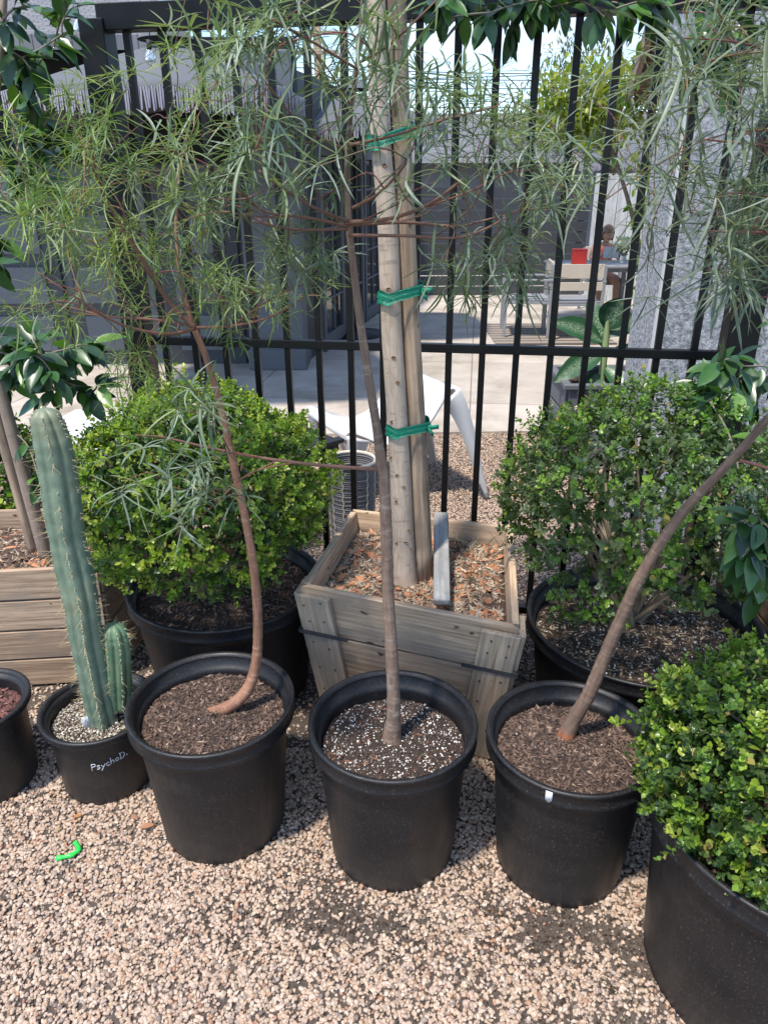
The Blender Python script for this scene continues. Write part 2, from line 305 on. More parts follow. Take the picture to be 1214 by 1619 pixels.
# ---------------------------------------------------------------- things: pots
def soil_bits(c,r,z,n,pal,size=(.004,.009),bump=.006,base=(.05,.035,.028),dome=0,seed=1,flat=.5,long=1.0,square=None):
    """returns MB with a lumpy soil disc and thousands of chips"""
    out=[]; mb=MB(); nr=14; ns=40
    if square is None:
        vs=[(c[0],c[1],z+dome)];
        for i in range(1,nr+1):
            for j in range(ns):
                a=2*math.pi*j/ns; rr=r*i/nr; x=c[0]+rr*math.cos(a); y=c[1]+rr*math.sin(a)
                vs.append((x,y,z+dome*(1-(i/nr)**2)+bump*noise.noise(Vector((x*28,y*28,seed)))))
        fs=[(0,1+j,1+(j+1)%ns) for j in range(ns)]
        fs+=[(1+(i-1)*ns+j,1+i*ns+j,1+i*ns+(j+1)%ns,1+(i-1)*ns+(j+1)%ns) for i in range(1,nr) for j in range(ns)]
        mb.add(vs,fs,base)
        a=rng.uniform(0,6.283,n); rr=r*np.sqrt(rng.uniform(0,1,n))*.985; X=c[0]+rr*np.cos(a); Y=c[1]+rr*np.sin(a); fr=rr/r
    else:
        p0,p1,p2,p3=[Vector(q) for q in square]; vs=[];g=20
        for i in range(g+1):
            for j in range(g+1):
                q=(p0.lerp(p1,i/g)).lerp(p3.lerp(p2,i/g),j/g); vs.append((q.x,q.y,z+bump*noise.noise(Vector((q.x*20,q.y*20,seed)))))
        mb.add(vs,[(i*(g+1)+j,i*(g+1)+j+1,(i+1)*(g+1)+j+1,(i+1)*(g+1)+j) for i in range(g) for j in range(g)],base)
        u=rng.uniform(.02,.98,n);v=rng.uniform(.02,.98,n); A=[np.array(q) for q in (p0,p1,p2,p3)]
        Q=(A[0][None]*(1-u[:,None])+A[1][None]*u[:,None])*(1-v[:,None])+(A[3][None]*(1-u[:,None])+A[2][None]*u[:,None])*v[:,None]; X=Q[:,0];Y=Q[:,1];fr=np.ones(n)
    Z=np.array([z+dome*(1-fr[i]**2)+bump*noise.noise(Vector((X[i]*28,Y[i]*28,seed)))+random.uniform(-.001,.003) for i in range(n)])
    # chip template: squashed octahedron
    T=np.array([(1,0,0),(-1,0,0),(0,1,0),(0,-1,0),(0,0,1),(0,0,-1)],float); F=np.array([(0,2,4),(2,1,4),(1,3,4),(3,0,4),(2,0,5),(1,2,5),(3,1,5),(0,3,5)])
    s=rng.uniform(size[0],size[1],n)/2; ax=runit(n); ax[:,2]*=.4; ax/=np.linalg.norm(ax,axis=1,keepdims=True); up=runit(n)*.5+np.array([0,0,1.]); X_=np.cross(ax,up); X_/=np.linalg.norm(X_,axis=1,keepdims=True); Z_=np.cross(X_,ax)
    w=np.array([p[0] for p in pal]); w=w/w.sum(); idx=rng.choice(len(pal),n,p=w); C=np.array([p[1] for p in pal])[idx]*rng.uniform(.85,1.6,(n,1)); lg=np.array([p[2] for p in pal])[idx]*rng.uniform(.7,1.3,n); sc=np.array([p[3] for p in pal])[idx]
    s=s*sc; P=np.stack([X,Y,Z],1)
    V=P[:,None,:]+s[:,None,None]*(T[None,:,0:1]*(ax*lg[:,None])[:,None,:]+T[None,:,1:2]*X_[:,None,:]*.8+T[None,:,2:3]*Z_[:,None,:]*flat)
    V=V.reshape(-1,3); FF=(F[None]+(np.arange(n)*6)[:,None,None]).reshape(-1,3); CC=np.repeat(C,6,0)
    k=len(mb.v); mb.v+= [tuple(x) for x in V]; mb.f+=[tuple(x) for x in (FF+k).tolist()]; mb.c+=[tuple(x) for x in CC]; mb.l+=[tuple(x) for x in V]; mb.sm+=[False]*len(FF)
    return mb
BROWN=[(5,(.10,.066,.052),2.2,1),(3,(.16,.105,.08),2.5,1),(2,(.05,.035,.03),1.5,1),(.5,(.28,.20,.15),2.6,1.1),(.15,(.6,.57,.52),1,.7)]
PERL=[(4,(.055,.04,.033),1.8,1),(2,(.10,.07,.055),2,1),(2.6,(.72,.70,.66),1.1,.85),(.3,(.25,.12,.07),3,1)]
SAND=[(3,(.35,.29,.22),1.3,1),(2,(.50,.45,.37),1.2,1),(1.5,(.72,.70,.64),1.1,1),(2,(.12,.09,.07),1.5,1)]
LAVA=[(3,(.16,.07,.06),1.2,1),(2,(.10,.05,.045),1.2,1),(1,(.22,.11,.09),1.2,1)]
MULCH=[(4,(.26,.18,.125),3,1),(3,(.38,.29,.21),3.2,1),(2,(.13,.09,.065),2.5,1),(.45,(.42,.19,.10),2.0,2.4),(1.4,(.50,.42,.33),3.5,1)]
def pot(x,y,rt,rb,h,label,soilz,pal,group,nsoil=3000,size=(.004,.01),lip=.045,dome=.012,soillabel=None,notch=True,tilt=None):
    t=thing('plant_pot',label,'plant pot',(x,y,0),group)
    th=.004; b=MB(); k=[]
    for i in range(13):
        f=i/12; k.append((rb+(rt-.020-rb)*f,.004+(h-lip-.004)*f))
    prof=[(rb-.03,.0),(rb-.006,.0),(rb,.006)]+k[1:]+[(rt-.019,h-lip)]
    b.lathe(prof,72,(x,y,0))
    inn=[(rt-.014,h-.01),(rt-.016,h-lip+.006)]+[(rb+(rt-.020-rb)*f-.006,.004+(h-lip)*f) for f in np.linspace(1,.1,24)]
    # stacking ribs on the inner wall
    inn=[(r-(.0018 if i%2 else 0),z) for i,(r,z) in enumerate(inn)]
    b.lathe(inn[::-1],72,(x,y,0))
    if notch:
        pass
    b.build('pot_body',M['plastic'],t)
    r_=MB(); r_.lathe([(rt-.021,h-lip-.003),(rt-.003,h-lip-.004),(rt+.001,h-lip+.001),(rt-.0025,h-lip+.006),(rt-.002,h-.012),(rt+.002,h-.006),(rt+.0015,h-.001),(rt-.004,h+.001),(rt-.011,h-.001),(rt-.015,h-.008)],96,(x,y,0))
    r_.build('rim',M['plastic'],t)
    rs=rb+(rt-.020-rb)*(soilz/(h-lip))-.008
    s=soil_bits((x,y),rs,soilz,nsoil,pal,size,.008,dome=dome,seed=x*7); s.build('soil',M['soil'],t)
    return t
# ============================================================== SETTING
g=MB(); g.add([(-60,-6,0),(60,-6,0),(60,80,0),(-60,80,0)],[(0,1,2,3)]); struct(g.build('ground',M['dirt']))
g=MB(); y0=5.25; g.add([(-6,y0-.25,.02),(8,y0+.15,.02),(8,26,.02),(-6,26,.02),(-6,y0-.25,-.05),(8,y0+.15,-.05)],[(0,1,2,3),(4,5,1,0)]); struct(g.build('patio',M['concrete']))
# control joints of the patio as thin recessed-looking strips
for (a,b) in (((-.4,7.4),(6,8.1)),((1.35,5.4),(2.1,12))):
    pass
# pebbles : real instanced stones
def pebbles():
    pts=[]
    def field(n,f,clip):
        k=0
        while k<n:
            x,y=f()
            if not clip(x,y): continue
            pts.append((x,y)); k+=1
    N=180000; Y=rng.uniform(.55,5.3,N*3)**1; X=rng.uniform(-2.6,2.9,N*3)
    keep=np.abs(X)<(.62*(Y*.9+.7)+.25); X=X[keep];Y=Y[keep]
    dens=np.where(Y<1.9,1.0,np.where(Y<2.9,.25,.5)); 
    pn=np.array([noise.fractal(Vector((x*5,y*7,3.3)),1,2,4) for x,y in zip(X,Y)])
    # worn patches where the dirt shows: in front of the pots
    band=np.exp(-((Y-1.30+.13*X)/.10)**2)*np.clip((X+.50)*4,0,1)*np.clip((1.0-X)*3,0,1)
    p2=np.exp(-(((X-.62)/.2)**2+((Y-1.02)/.16)**2))*1.2+np.exp(-(((X-.03)/.10)**2+((Y-1.0)/.05)**2))*.8
    dens=dens*(1-np.clip(band*(.40+1.5*pn)+p2*(.35+1.3*pn),0,.92))
    u=rng.uniform(0,1,len(X)); k=u<dens; X=X[k];Y=Y[k]
    lim=X.size; Z=rng.uniform(-.001,.006,lim)
    me=bpy.data.meshes.new('pebbles'); me.vertices.add(lim); me.vertices.foreach_set('co',np.stack([X,Y,Z],1).astype(np.float32).ravel())
    me.materials.append(M['pebble']); o=bpy.data.objects.new('pebbles',me); COL.objects.link(o)
    t=bpy.data.node_groups.new('scatter','GeometryNodeTree'); t.interface.new_socket('Geometry',in_out='INPUT',socket_type='NodeSocketGeometry'); t.interface.new_socket('Geometry',in_out='OUTPUT',socket_type='NodeSocketGeometry')
    gi=t.nodes.new('NodeGroupInput'); go=t.nodes.new('NodeGroupOutput')
    j=t.nodes.new('GeometryNodeGeometryToInstance')
    for q in range(5):
        ic=t.nodes.new('GeometryNodeMeshIcoSphere'); ic.inputs['Radius'].default_value=1; ic.inputs['Subdivisions'].default_value=3 if q<2 else 2
        sp=t.nodes.new('GeometryNodeSetPosition'); nz=t.nodes.new('ShaderNodeTexNoise'); nz.noise_dimensions='4D'; nz.inputs['W'].default_value=q*7.3; nz.inputs['Scale'].default_value=.9; nz.inputs['Detail'].default_value=1
        su=t.nodes.new('ShaderNodeVectorMath'); su.operation='SUBTRACT'; su.inputs[1].default_value=(.5,.5,.5); sc=t.nodes.new('ShaderNodeVectorMath'); sc.operation='SCALE'; sc.inputs['Scale'].default_value=1.5
        t.links.new(nz.outputs['Color'],su.inputs[0]); t.links.new(su.outputs[0],sc.inputs[0]); t.links.new(sc.outputs[0],sp.inputs['Offset'])
        t.links.new(ic.outputs['Mesh'],sp.inputs['Geometry'])
        sm=t.nodes.new('GeometryNodeSetShadeSmooth'); t.links.new(sp.outputs[0],sm.inputs['Geometry'])
        ms=t.nodes.new('GeometryNodeSetMaterial'); ms.inputs['Material'].default_value=M['pebble']; t.links.new(sm.outputs[0],ms.inputs[0]); t.links.new(ms.outputs[0],j.inputs[0])
    ip=t.nodes.new('GeometryNodeInstanceOnPoints'); ip.inputs['Pick Instance'].default_value=True
    def rv(lo,hi,seed,ty='FLOAT_VECTOR'):
        r=t.nodes.new('FunctionNodeRandomValue'); r.data_type=ty; ins=[i for i in r.inputs if i.enabled or True]
        if ty=='FLOAT_VECTOR': r.inputs[0].default_value=lo; r.inputs[1].default_value=hi; r.inputs['Seed'].default_value=seed; return r.outputs[0]
        if ty=='FLOAT': r.inputs[2].default_value=lo; r.inputs[3].default_value=hi; r.inputs['Seed'].default_value=seed; return r.outputs[1]
        if ty=='INT': r.inputs[4].default_value=lo; r.inputs[5].default_value=hi; r.inputs['Seed'].default_value=seed; return r.outputs[2]
    t.links.new(gi.outputs[0],ip.inputs['Points']); t.links.new(j.outputs[0],ip.inputs['Instance'])
    t.links.new(rv(0,4,3,'INT'),ip.inputs['Instance Index'])
    t.links.new(rv((-.5,-.5,0),(.5,.5,6.28),1),ip.inputs['Rotation'])
    m1=t.nodes.new('ShaderNodeVectorMath'); m1.operation='SCALE'; t.links.new(rv((.0062,.0048,.0036),(.0095,.0072,.0055),2),m1.inputs[0]); t.links.new(rv(.36,.98,5,'FLOAT'),m1.inputs['Scale'])
    t.links.new(m1.outputs[0],ip.inputs['Scale']); t.links.new(ip.outputs[0],go.inputs[0])
    md=o.modifiers.new('scatter','NODES'); md.node_group=t
    # loose soil crumbs and grit between the stones, thick in the worn patches
    n=40000; X2=rng.uniform(-1.5,1.4,n*2); Y2=rng.uniform(.75,2.0,n*2)
    b2=np.exp(-((Y2-1.30+.13*X2)/.16)**2)*np.clip((X2+.7)*3,0,1)+np.exp(-(((X2-.62)/.25)**2+((Y2-1.02)/.2)**2)); k=rng.uniform(0,1,n*2)<np.clip(b2,.16,.9); X2=X2[k];Y2=Y2[k]; n=len(X2)
    T=np.array([(1,0,0),(-1,0,0),(0,1,0),(0,-1,0),(0,0,1),(0,0,-1)],float); Fc=np.array([(0,2,4),(2,1,4),(1,3,4),(3,0,4),(2,0,5),(1,2,5),(3,1,5),(0,3,5)])
    sz=rng.uniform(.0012,.0042,n)*np.where(rng.uniform(size=n)<.1,1.6,1); V=np.stack([X2,Y2,rng.uniform(.0005,.003,n)],1)[:,None,:]+sz[:,None,None]*(T[None]*rng.uniform(.6,1.5,(n,1,3))+rng.normal(size=(n,6,3))*.25)
    pal=np.array([(.05,.036,.028),(.09,.066,.05),(.16,.12,.09),(.34,.27,.21),(.5,.42,.35),(.22,.11,.06)])[rng.choice(6,n,p=[.3,.27,.2,.12,.07,.04])]
    q=npmesh('soil_crumbs',V.reshape(-1,3),(Fc[None]+(np.arange(n)*6)[:,None,None]).reshape(-1,3),np.repeat(pal,6,0),M['soil'],None,False); tag(q,kind='stuff',label='dark soil crumbs spilled between the pebbles',cat='soil')
    tag(o,kind='stuff',label='loose tan and cream pea gravel covering the ground',cat='gravel')
pebbles()
# ============================================================== FENCE
FY=math.radians(8.9); FD=Vector((math.cos(FY),-math.sin(FY),0)); FO=Vector((-.83,2.843,0)); FM=Matrix.Rotation(-FY,3,'Z'); FZT=2.188; FZM=1.155
def fp(i,z=0): return FO+FD*(.12*i)+Vector((0,0,z))
def fence():
    t=thing('metal_fence','tall black metal bar fence behind the potted trees','fence',tuple(fp(-.8)))
    for i in range(0,17):
        b=MB(); b.box(fp(i,FZT/2+.03),(.023,.023,FZT-.11),FM); b.build('bar',M['black_metal'],t,.002)
    for i,w in ((-.85,.085),(17.15,.10)):
        b=MB(); b.box(fp(i,FZT/2),(w,w,FZT),FM); b.build('post',M['black_metal'],t,.003)
    b=MB(); b.box((fp(-.6,FZT+.004)+fp(17.6,FZT+.004))/2,(.12*18.4,.065,.075),FM); b.build('top_rail',M['black_metal'],t,.003)
    a=fp(-.45,FZM);c=fp(16.7,FZM); b=MB(); b.box((a+c)/2,((c-a).length,.031,.031),FM); b.build('middle_rail',M['black_metal'],t,.002)
    a=fp(-.45,.09);c=fp(16.7,.09); b=MB(); b.box((a+c)/2,((c-a).length,.031,.031),FM); b.build('bottom_rail',M['black_metal'],t,.002)
fence()
# ============================================================== BACKGROUND BUILDINGS
def left_building():
    t=thing('grey_building','low dark grey building behind the fence on the left with panelled doors','building',(-2,7.2,0))
    b=MB(); b.box((-4.1,7.75,1.35),(6.4,.5,2.7)); b.build('wall',M['grey_paint'],t)
    b=MB(); b.box((-1.02,7.42,1.35),(.52,.52,2.7)); b.box((-1.02,7.42,.12),(.56,.56,.2)); b.build('pillar',M['grey_paint'],t,.01)
    for x,w in ((-4.6,.9),(-3.55,.9),(-2.75,.5),(-1.75,.75)):
        d=MB(); d.box((x,7.47,1.02),(w,.06,2.0)); dd=d.build('door',M['dark_paint'],t,.005)
        p=MB()
        for k in range(4): p.box((x,7.432,.33+k*.46),(w*.68,.02,.34))
        p.build('door_panel',M['grey_paint'],dd,.004); k=MB(); k.tube([(x+w*.4,7.43,.9),(x+w*.4,7.39,.9),(x+w*.4,7.38,1.05)],.012); k.build('handle',M['strap'],dd)
    b=MB(); b.box((-3.6,7.4,2.33),(5.7,.3,.95)); b.build('shade_band',M['shade_black'],t,.01)  # added near-black band standing in for the shade under the umbrellas
    # side wing running away from us with french doors
    A=Vector((-.78,7.4,0));B=Vector((.22,11.9,0)); d=(B-A).normalized(); ln=(B-A).length; n=Vector((d.y,-d.x,0)); Mx=Matrix((d,-n,Vector((0,0,1)))).transposed()
    b=MB(); b.box((A+B)/2-n*.1+Vector((0,0,1.3)),(ln,.16,2.6),Mx); b.build('side_wall',M['dark_paint'],t)
    for k in range(4):
        c=A+d*(1.0+k*.92)+n*.01; f=MB()
        for u in (-.38,.38): f.box(c+d*u+Vector((0,0,1.03)),(.07,.07,2.06),Mx)
        for z in (.12,2.0): f.box(c+Vector((0,0,z)),(.69,.07,.14),Mx)
        ff=f.build('french_door',M['grey_paint'],t,.003)
        p=MB(); p.box(c+Vector((0,0,1.06)),(.69,.02,1.72),Mx); p.build('pane',M['glass'],ff)
        q=MB()
        for z in (.55,.9,1.25,1.6): q.box(c+n*.016+Vector((0,0,z)),(.69,.025,.022),Mx)
        q.box(c+n*.016+Vector((0,0,1.06)),(.022,.025,1.72),Mx); q.build('glazing_bar',M['grey_paint'],ff)
    # shingled gable roof above
    P=[Vector((-6.0,6.6,2.75)),Vector((-1.55,6.6,2.72)),Vector((-2.6,9.4,3.9)),Vector((-6.0,9.4,3.9))]
    r=MB(); up=Vector((0,0,.1)); lc=[Vector((p.x,p.y*1.2,0)) for p in P]
    r.add(P+[p-up for p in P],[(0,1,2,3),(4,7,6,5),(0,4,5,1),(1,5,6,2),(2,6,7,3),(3,7,4,0)],(1,1,1),lc+lc); r.build('roof',M['shingle'],t)
left_building()
def shed():
    t=thing('neighbour_house','far house with pale grey shingle roof beyond the charcoal board fence','house',(4,17,0))
    b=MB(); b.box((4.2,18,1.0),(8,3,2.0)); b.build('wall',M['grey_paint'],t)
    P=[Vector((0,15.9,2.0)),Vector((8.4,15.9,2.0)),Vector((8.0,18,3.0)),Vector((.4,18,3.0)),Vector((8.4,20,2.0)),Vector((0,20,2.0))]
    r=MB(); r.add(P,[(0,1,2,3),(3,2,4,5),(0,3,5),(1,4,2)],(1,1,1),[Vector((p.x,p.y*1.1,0)) for p in P]); r.build('roof',M['shingle'],t)
shed()
def board_fence(name,label,mat,x0,x1,Y,h,w,vert=True):
    t=thing(name,label,'fence',((x0+x1)/2,Y,0)); b=MB(); n=int((x1-x0)/w) if vert else int(h/w)
    for i in range(n):
        if vert: b.box((x0+w*(i+.5),Y+random.uniform(-.006,.006),h/2),(w-.012,.02,h+random.uniform(-.01,.01)))
        else: b.box(((x0+x1)/2,Y+random.uniform(-.004,.004),w*(i+.5)),(x1-x0,.02,w-.012))
    b.build('boards',mat,t)
    for k in range(4):
        p=MB(); p.box((x0+.1+(x1-x0-.2)*k/3,Y+.07,h/2),(.09,.09,h)); p.build('post',mat,t)
board_fence('board_fence','charcoal horizontal board fence across the back of the patio',M['dark_paint'],.25,3.15,12.2,1.75,.16,False)
board_fence('board_fence','whitewashed vertical board fence behind the seated person',M['white_wood'],3.02,5.6,11.5,1.78,.17,True)
def stucco_wall():
    t=thing('stucco_wall','speckled grey stucco house wall right behind the fence on the right','wall',(1.9,3.5,0))
    b=MB(); b.box((2.1,3.63,1.9),(1.66,.48,3.8)); b.build('wall_block',M['stucco'],t,.012)
    b=MB(); b.box((1.25,3.42,1.9),(.03,.03,3.8)); b.build('corner_bead',M['white_wood'],t,.004)
    A=Vector((1.52,4.9,2.55));B=Vector((2.75,9.4,2.55)); d=(B-A).normalized(); n_=Vector((d.y,-d.x,0)); Mx=Matrix((n_,d,Vector((0,0,1)))).transposed(); e=MB(); ln=(B-A).length
    e.box((A+B)/2,(.04,ln,.17),Mx)
    for k in range(8): e.box(A+d*(.3+k*.6)+n_*.8+Vector((0,0,.0)),(1.5,.09,.13),Mx)
    e.build('eave',M['stake_wood'],t)
    e=MB(); e.box((A+B)/2+n_*.85+Vector((0,0,.12)),(1.7,ln+.1,.05),Mx); e.build('roof_deck',M['grey_wood'],t)
    e=MB(); A2=Vector((1.95,4.2,1.2));B2=Vector((3.75,9.9,1.2)); d2=(B2-A2).normalized(); n2=Vector((d2.y,-d2.x,0)); e.box((A2+B2)/2+n2*.2,(.3,(B2-A2).length,2.4),Matrix((n2,d2,Vector((0,0,1)))).transposed()); e.build('side_wall',M['stucco'],t)
stucco_wall()
def umbrella(cx,cy,zr,half,za,label,post=True):
    t=thing('patio_umbrella',label,'umbrella',(cx,cy,0),'fringed patio umbrellas behind the fence'); n=8; nr=6
    c=MB(); vs=[(cx,cy,za)]; 
    for i in range(1,nr+1):
        for j in range(n*4):
            a=2*math.pi*j/(n*4)+.2; f=i/nr; k=(j%4)/4; sag=-.035*math.sin(math.pi*k)*f; sq=1/max(abs(math.cos(a)),abs(math.sin(a)))**.55
            vs.append((cx+half*f*math.cos(a)*sq,cy+half*f*math.sin(a)*sq,za-(za-zr)*(f**1.15)+sag))
    m_=n*4; fs=[(0,1+j,1+(j+1)%m_) for j in range(m_)]+[(1+(i-1)*m_+j,1+i*m_+j,1+i*m_+(j+1)%m_,1+(i-1)*m_+(j+1)%m_) for i in range(1,nr) for j in range(m_)]
    c.add(vs,fs,smooth=True); cc=c.build('canopy',M['canopy'],t); cc.modifiers.new('s','SOLIDIFY').thickness=.006
    v=MB(); v.lathe([(.001,za+.13),(.12,za+.10),(.2,za+.03),(.205,za+.02)],24,(cx,cy,0)); v.build('vent_cap',M['canopy'],cc)
    f=MB(); rim=[Vector(vs[1+(nr-1)*m_+j]) for j in range(m_)]
    for j in range(m_):
        a=rim[j];b=rim[(j+1)%m_]; k=max(3,int((b-a).length/.016))
        for q in range(k):
            p=a.lerp(b,(q+.5)/k); w=(b-a).normalized()*.006; dz=.15*half/1.1*random.uniform(.8,1.05); d=Vector((random.uniform(-.01,.01),random.uniform(-.01,.01),-dz))
            f.add([p-w,p+w,p+w*.7+d,p-w*.7+d,p-w+Vector((0,.006,0)),p+w+Vector((0,.006,0)),p+w*.7+d+Vector((0,.006,0)),p-w*.7+d+Vector((0,.006,0))],[(0,1,2,3),(7,6,5,4),(0,3,7,4),(1,5,6,2)])
    f.build('fringe',M['fringe'],t)
    u=MB()
    for j in range(n):
        p=Vector(vs[1+(nr-1)*m_+j*4]); u.tube([(cx,cy,za-.05),(p.x,p.y,p.z-.02)],.009,6)
    u.build('rib',M['dark_metal'],t)
    q=MB(); q.tube([(cx,cy,.02),(cx,cy,za)],.022,10); q.build('pole',M['dark_metal'],t)
    q=MB(); q.lathe([(.3,.02),(.3,.06),(.05,.09),(.03,.3)],24,(cx,cy,0)); q.build('base',M['dark_metal'],t)
umbrella(-1.56,6.3,2.26,1.03,2.62,'grey fringed patio umbrella nearest the fence, left of the thick trunk')
umbrella(-.30,8.9,2.22,1.0,2.55,'grey fringed patio umbrella farther back, its corner seen just right of the thick trunk')
umbrella(4.3,13.6,1.98,.95,2.5,'small grey fringed umbrella beyond the dining table')
# ---- background trees
def blob_tree(name,label,base,top,blobs,pal,nleaf,lsz,group=None,trunkr=.12,leafw=.4):
    t=thing(name,label,'tree',tuple(base)); b=MB(); base=Vector(base); top=Vector(top)
    b.tube(spline([base,base.lerp(top,.5)+Vector((.1,0,0)),top],5),interp([trunkr,trunkr*.7,trunkr*.3],5),8)
    for (c,r) in blobs: b.tube([base.lerp(top,.7),Vector(c)],[trunkr*.35,.01],5)
    b.build('trunk',M['ficus_bark'],t); out=[]; T=leaf_template(3,leafw,.2,.2)
    tot=sum(r[0]*r[2] for c,r in blobs)
    for (c,r) in blobs:
        n=int(nleaf*r[0]*r[2]/tot); nc=max(6,n//14); cc=runit(nc)*(rng.uniform(.35,1,(nc,1))**.6)*np.array(r)+np.array(c)
        P=np.repeat(cc,14,0)+rng.normal(size=(nc*14,3))*lsz*1.3; D=runit(len(P))*.8+np.array([0,0,-.5]); C=np.array(pal)[rng.integers(0,len(pal),nc)]; C=np.repeat(C,14,0)*rng.uniform(.7,1.3,(len(P),1))
        batch(T,P,D,runit(len(P))*.6+np.array([0,-.3,1]),rng.uniform(.7,1.3,len(P))*lsz,C,out)
    flush(out,'crown',M['vine_leaf'],t)
p=at(880,150,16)
blob_tree('olive_tree','grey green tree beyond the house roof with power lines across it',(p.x,16.5,0),(p.x,16.5,3.6),[((at(870,175,16.5)),(1.0,.8,.7)),((at(940,120,16.5)),(.7,.6,.6)),((at(830,240,16.5)),(.9,.7,.35)),((at(905,90,16.5)),(.5,.5,.4)),((at(1000,210,16.5)),(.8,.7,.5))],[(.16,.19,.13),(.10,.13,.08),(.28,.29,.24)],3600,.12,leafw=.25)
p=at(930,170,9)
blob_tree('yellow_shrub','bright yellow green leafy tree hanging over the far table',(p.x+1.3,9.9,0),(p.x+.2,9.5,2.5),[((at(905,150,9.5)),(.42,.4,.3)),((at(955,165,9.5)),(.4,.4,.4)),((at(860,185,9.5)),(.38,.3,.2)),((at(985,150,9.5)),(.3,.3,.4)),((at(925,200,9.5)),(.4,.3,.2))],[(.30,.36,.05),(.20,.27,.05),(.38,.38,.08)],1900,.10,trunkr=.04,leafw=.45)
# hanging vine on the stucco corner
def vine():
    t=thing('hanging_vine','yellow green vine trailing down the corner of the stucco wall','vine',(1.3,4.2,0)); out=[]; b=MB(); T=leaf_template(4,.5,.2,.2)
    for k,(pl) in enumerate(([(1060,60),(1040,200),(1020,330),(1018,430),(1010,500)],[(1050,150),(1030,260),(1035,350),(1022,470)],[(1000,110),(985,170),(975,230),(1015,300),(1012,400)],[(1075,20),(1060,120),(1040,240)],[(1035,300),(1028,420),(1012,540)])):
        P=spline([at(1068,10,4.05)]+[at(x,y,4.05) if k!=2 else at(x,y,4.8) for x,y in pl],8); P[0]=P[0]; b.tube(P,.003,5)
        n=80; idx=rng.integers(0,len(P),n); Q=np.array([tuple(P[i]) for i in idx])+rng.normal(size=(n,3))*.035
        C=np.array([(.30,.36,.05),(.20,.28,.05),(.12,.2,.05)])[rng.integers(0,3,n)]
        batch(T,Q,runit(n)*.6+np.array([0,0,-.8]),runit(n)*.5+np.array([0,-.9,.4]),rng.uniform(.035,.065,n),C,out)
    b.build('stem',M['ficus_bark'],t); flush(out,'foliage',M['vine_leaf'],t)
vine()
# power lines and pole
pt=thing('utility_pole','distant utility pole with crossarms seen above the umbrella','pole',(-1.9,26,0))
b=MB(); p=at(503,100,26); b.tube([(p.x,26,0),(p.x,26,6.6)],.12,8); b.build('shaft',M['stake_wood'],pt)
for z in (6.3,5.7,5.2):
    b=MB(); b.box((p.x,25.9,z),(1.3,.1,.1)); b.build('crossarm',M['stake_wood'],pt)
for k,(ya,yb) in enumerate(((98,104),(112,112),(128,124),(143,150),(160,152),(176,170),(118,96))):
    A=at(480,ya,26);B=at(1060,yb,26); A=A+(A-B)*.6; C=B+(B-A)*.5; mid=(A+C)/2-Vector((0,0,.25)); b=MB(); b.tube(spline([A,mid,C],8),.014,5)
    o=b.build('power_line',M['wire']); tag(o,['topmost','second','third','fourth','fifth','lowest','slanting'][k]+' overhead power line crossing the sky behind the fence','wire','overhead power lines')
# string light
b=thing('string_light','string of clear bulbs slung along the fence top at upper left','string light',(-1,3.3,2.3)); w=MB()
SP=spline([at(60,-6,3.2),at(125,6,3.2),at(260,5,3.2),at(400,-2,3.2)],6); w.tube(SP,.003,5); w.build('cord',M['wire'],b)
m=NM('clear_glass'); m.base((.8,.85,.9)); m.rough(.05); m.p.inputs['Transmission Weight'].default_value=.7; M['bulb']=m.m
for (x,y,x0,y0) in ((125,40,124,6),(238,88,238,5)):
    c=at(x,y,3.2); tp=at(x0,y0,3.2); q=MB(); q.tube([tp,c+Vector((0,0,.03))],.002,5); q.tube([c+Vector((0,0,.05)),c+Vector((0,0,.02))],.009,8); so_=q.build('socket',M['wire'],b)
    q=MB(); q.lathe([(.006,.02),(.016,.004),(.02,-.012),(.015,-.028),(.001,-.036)],16,tuple(c)); q.build('bulb',M['bulb'],so_)
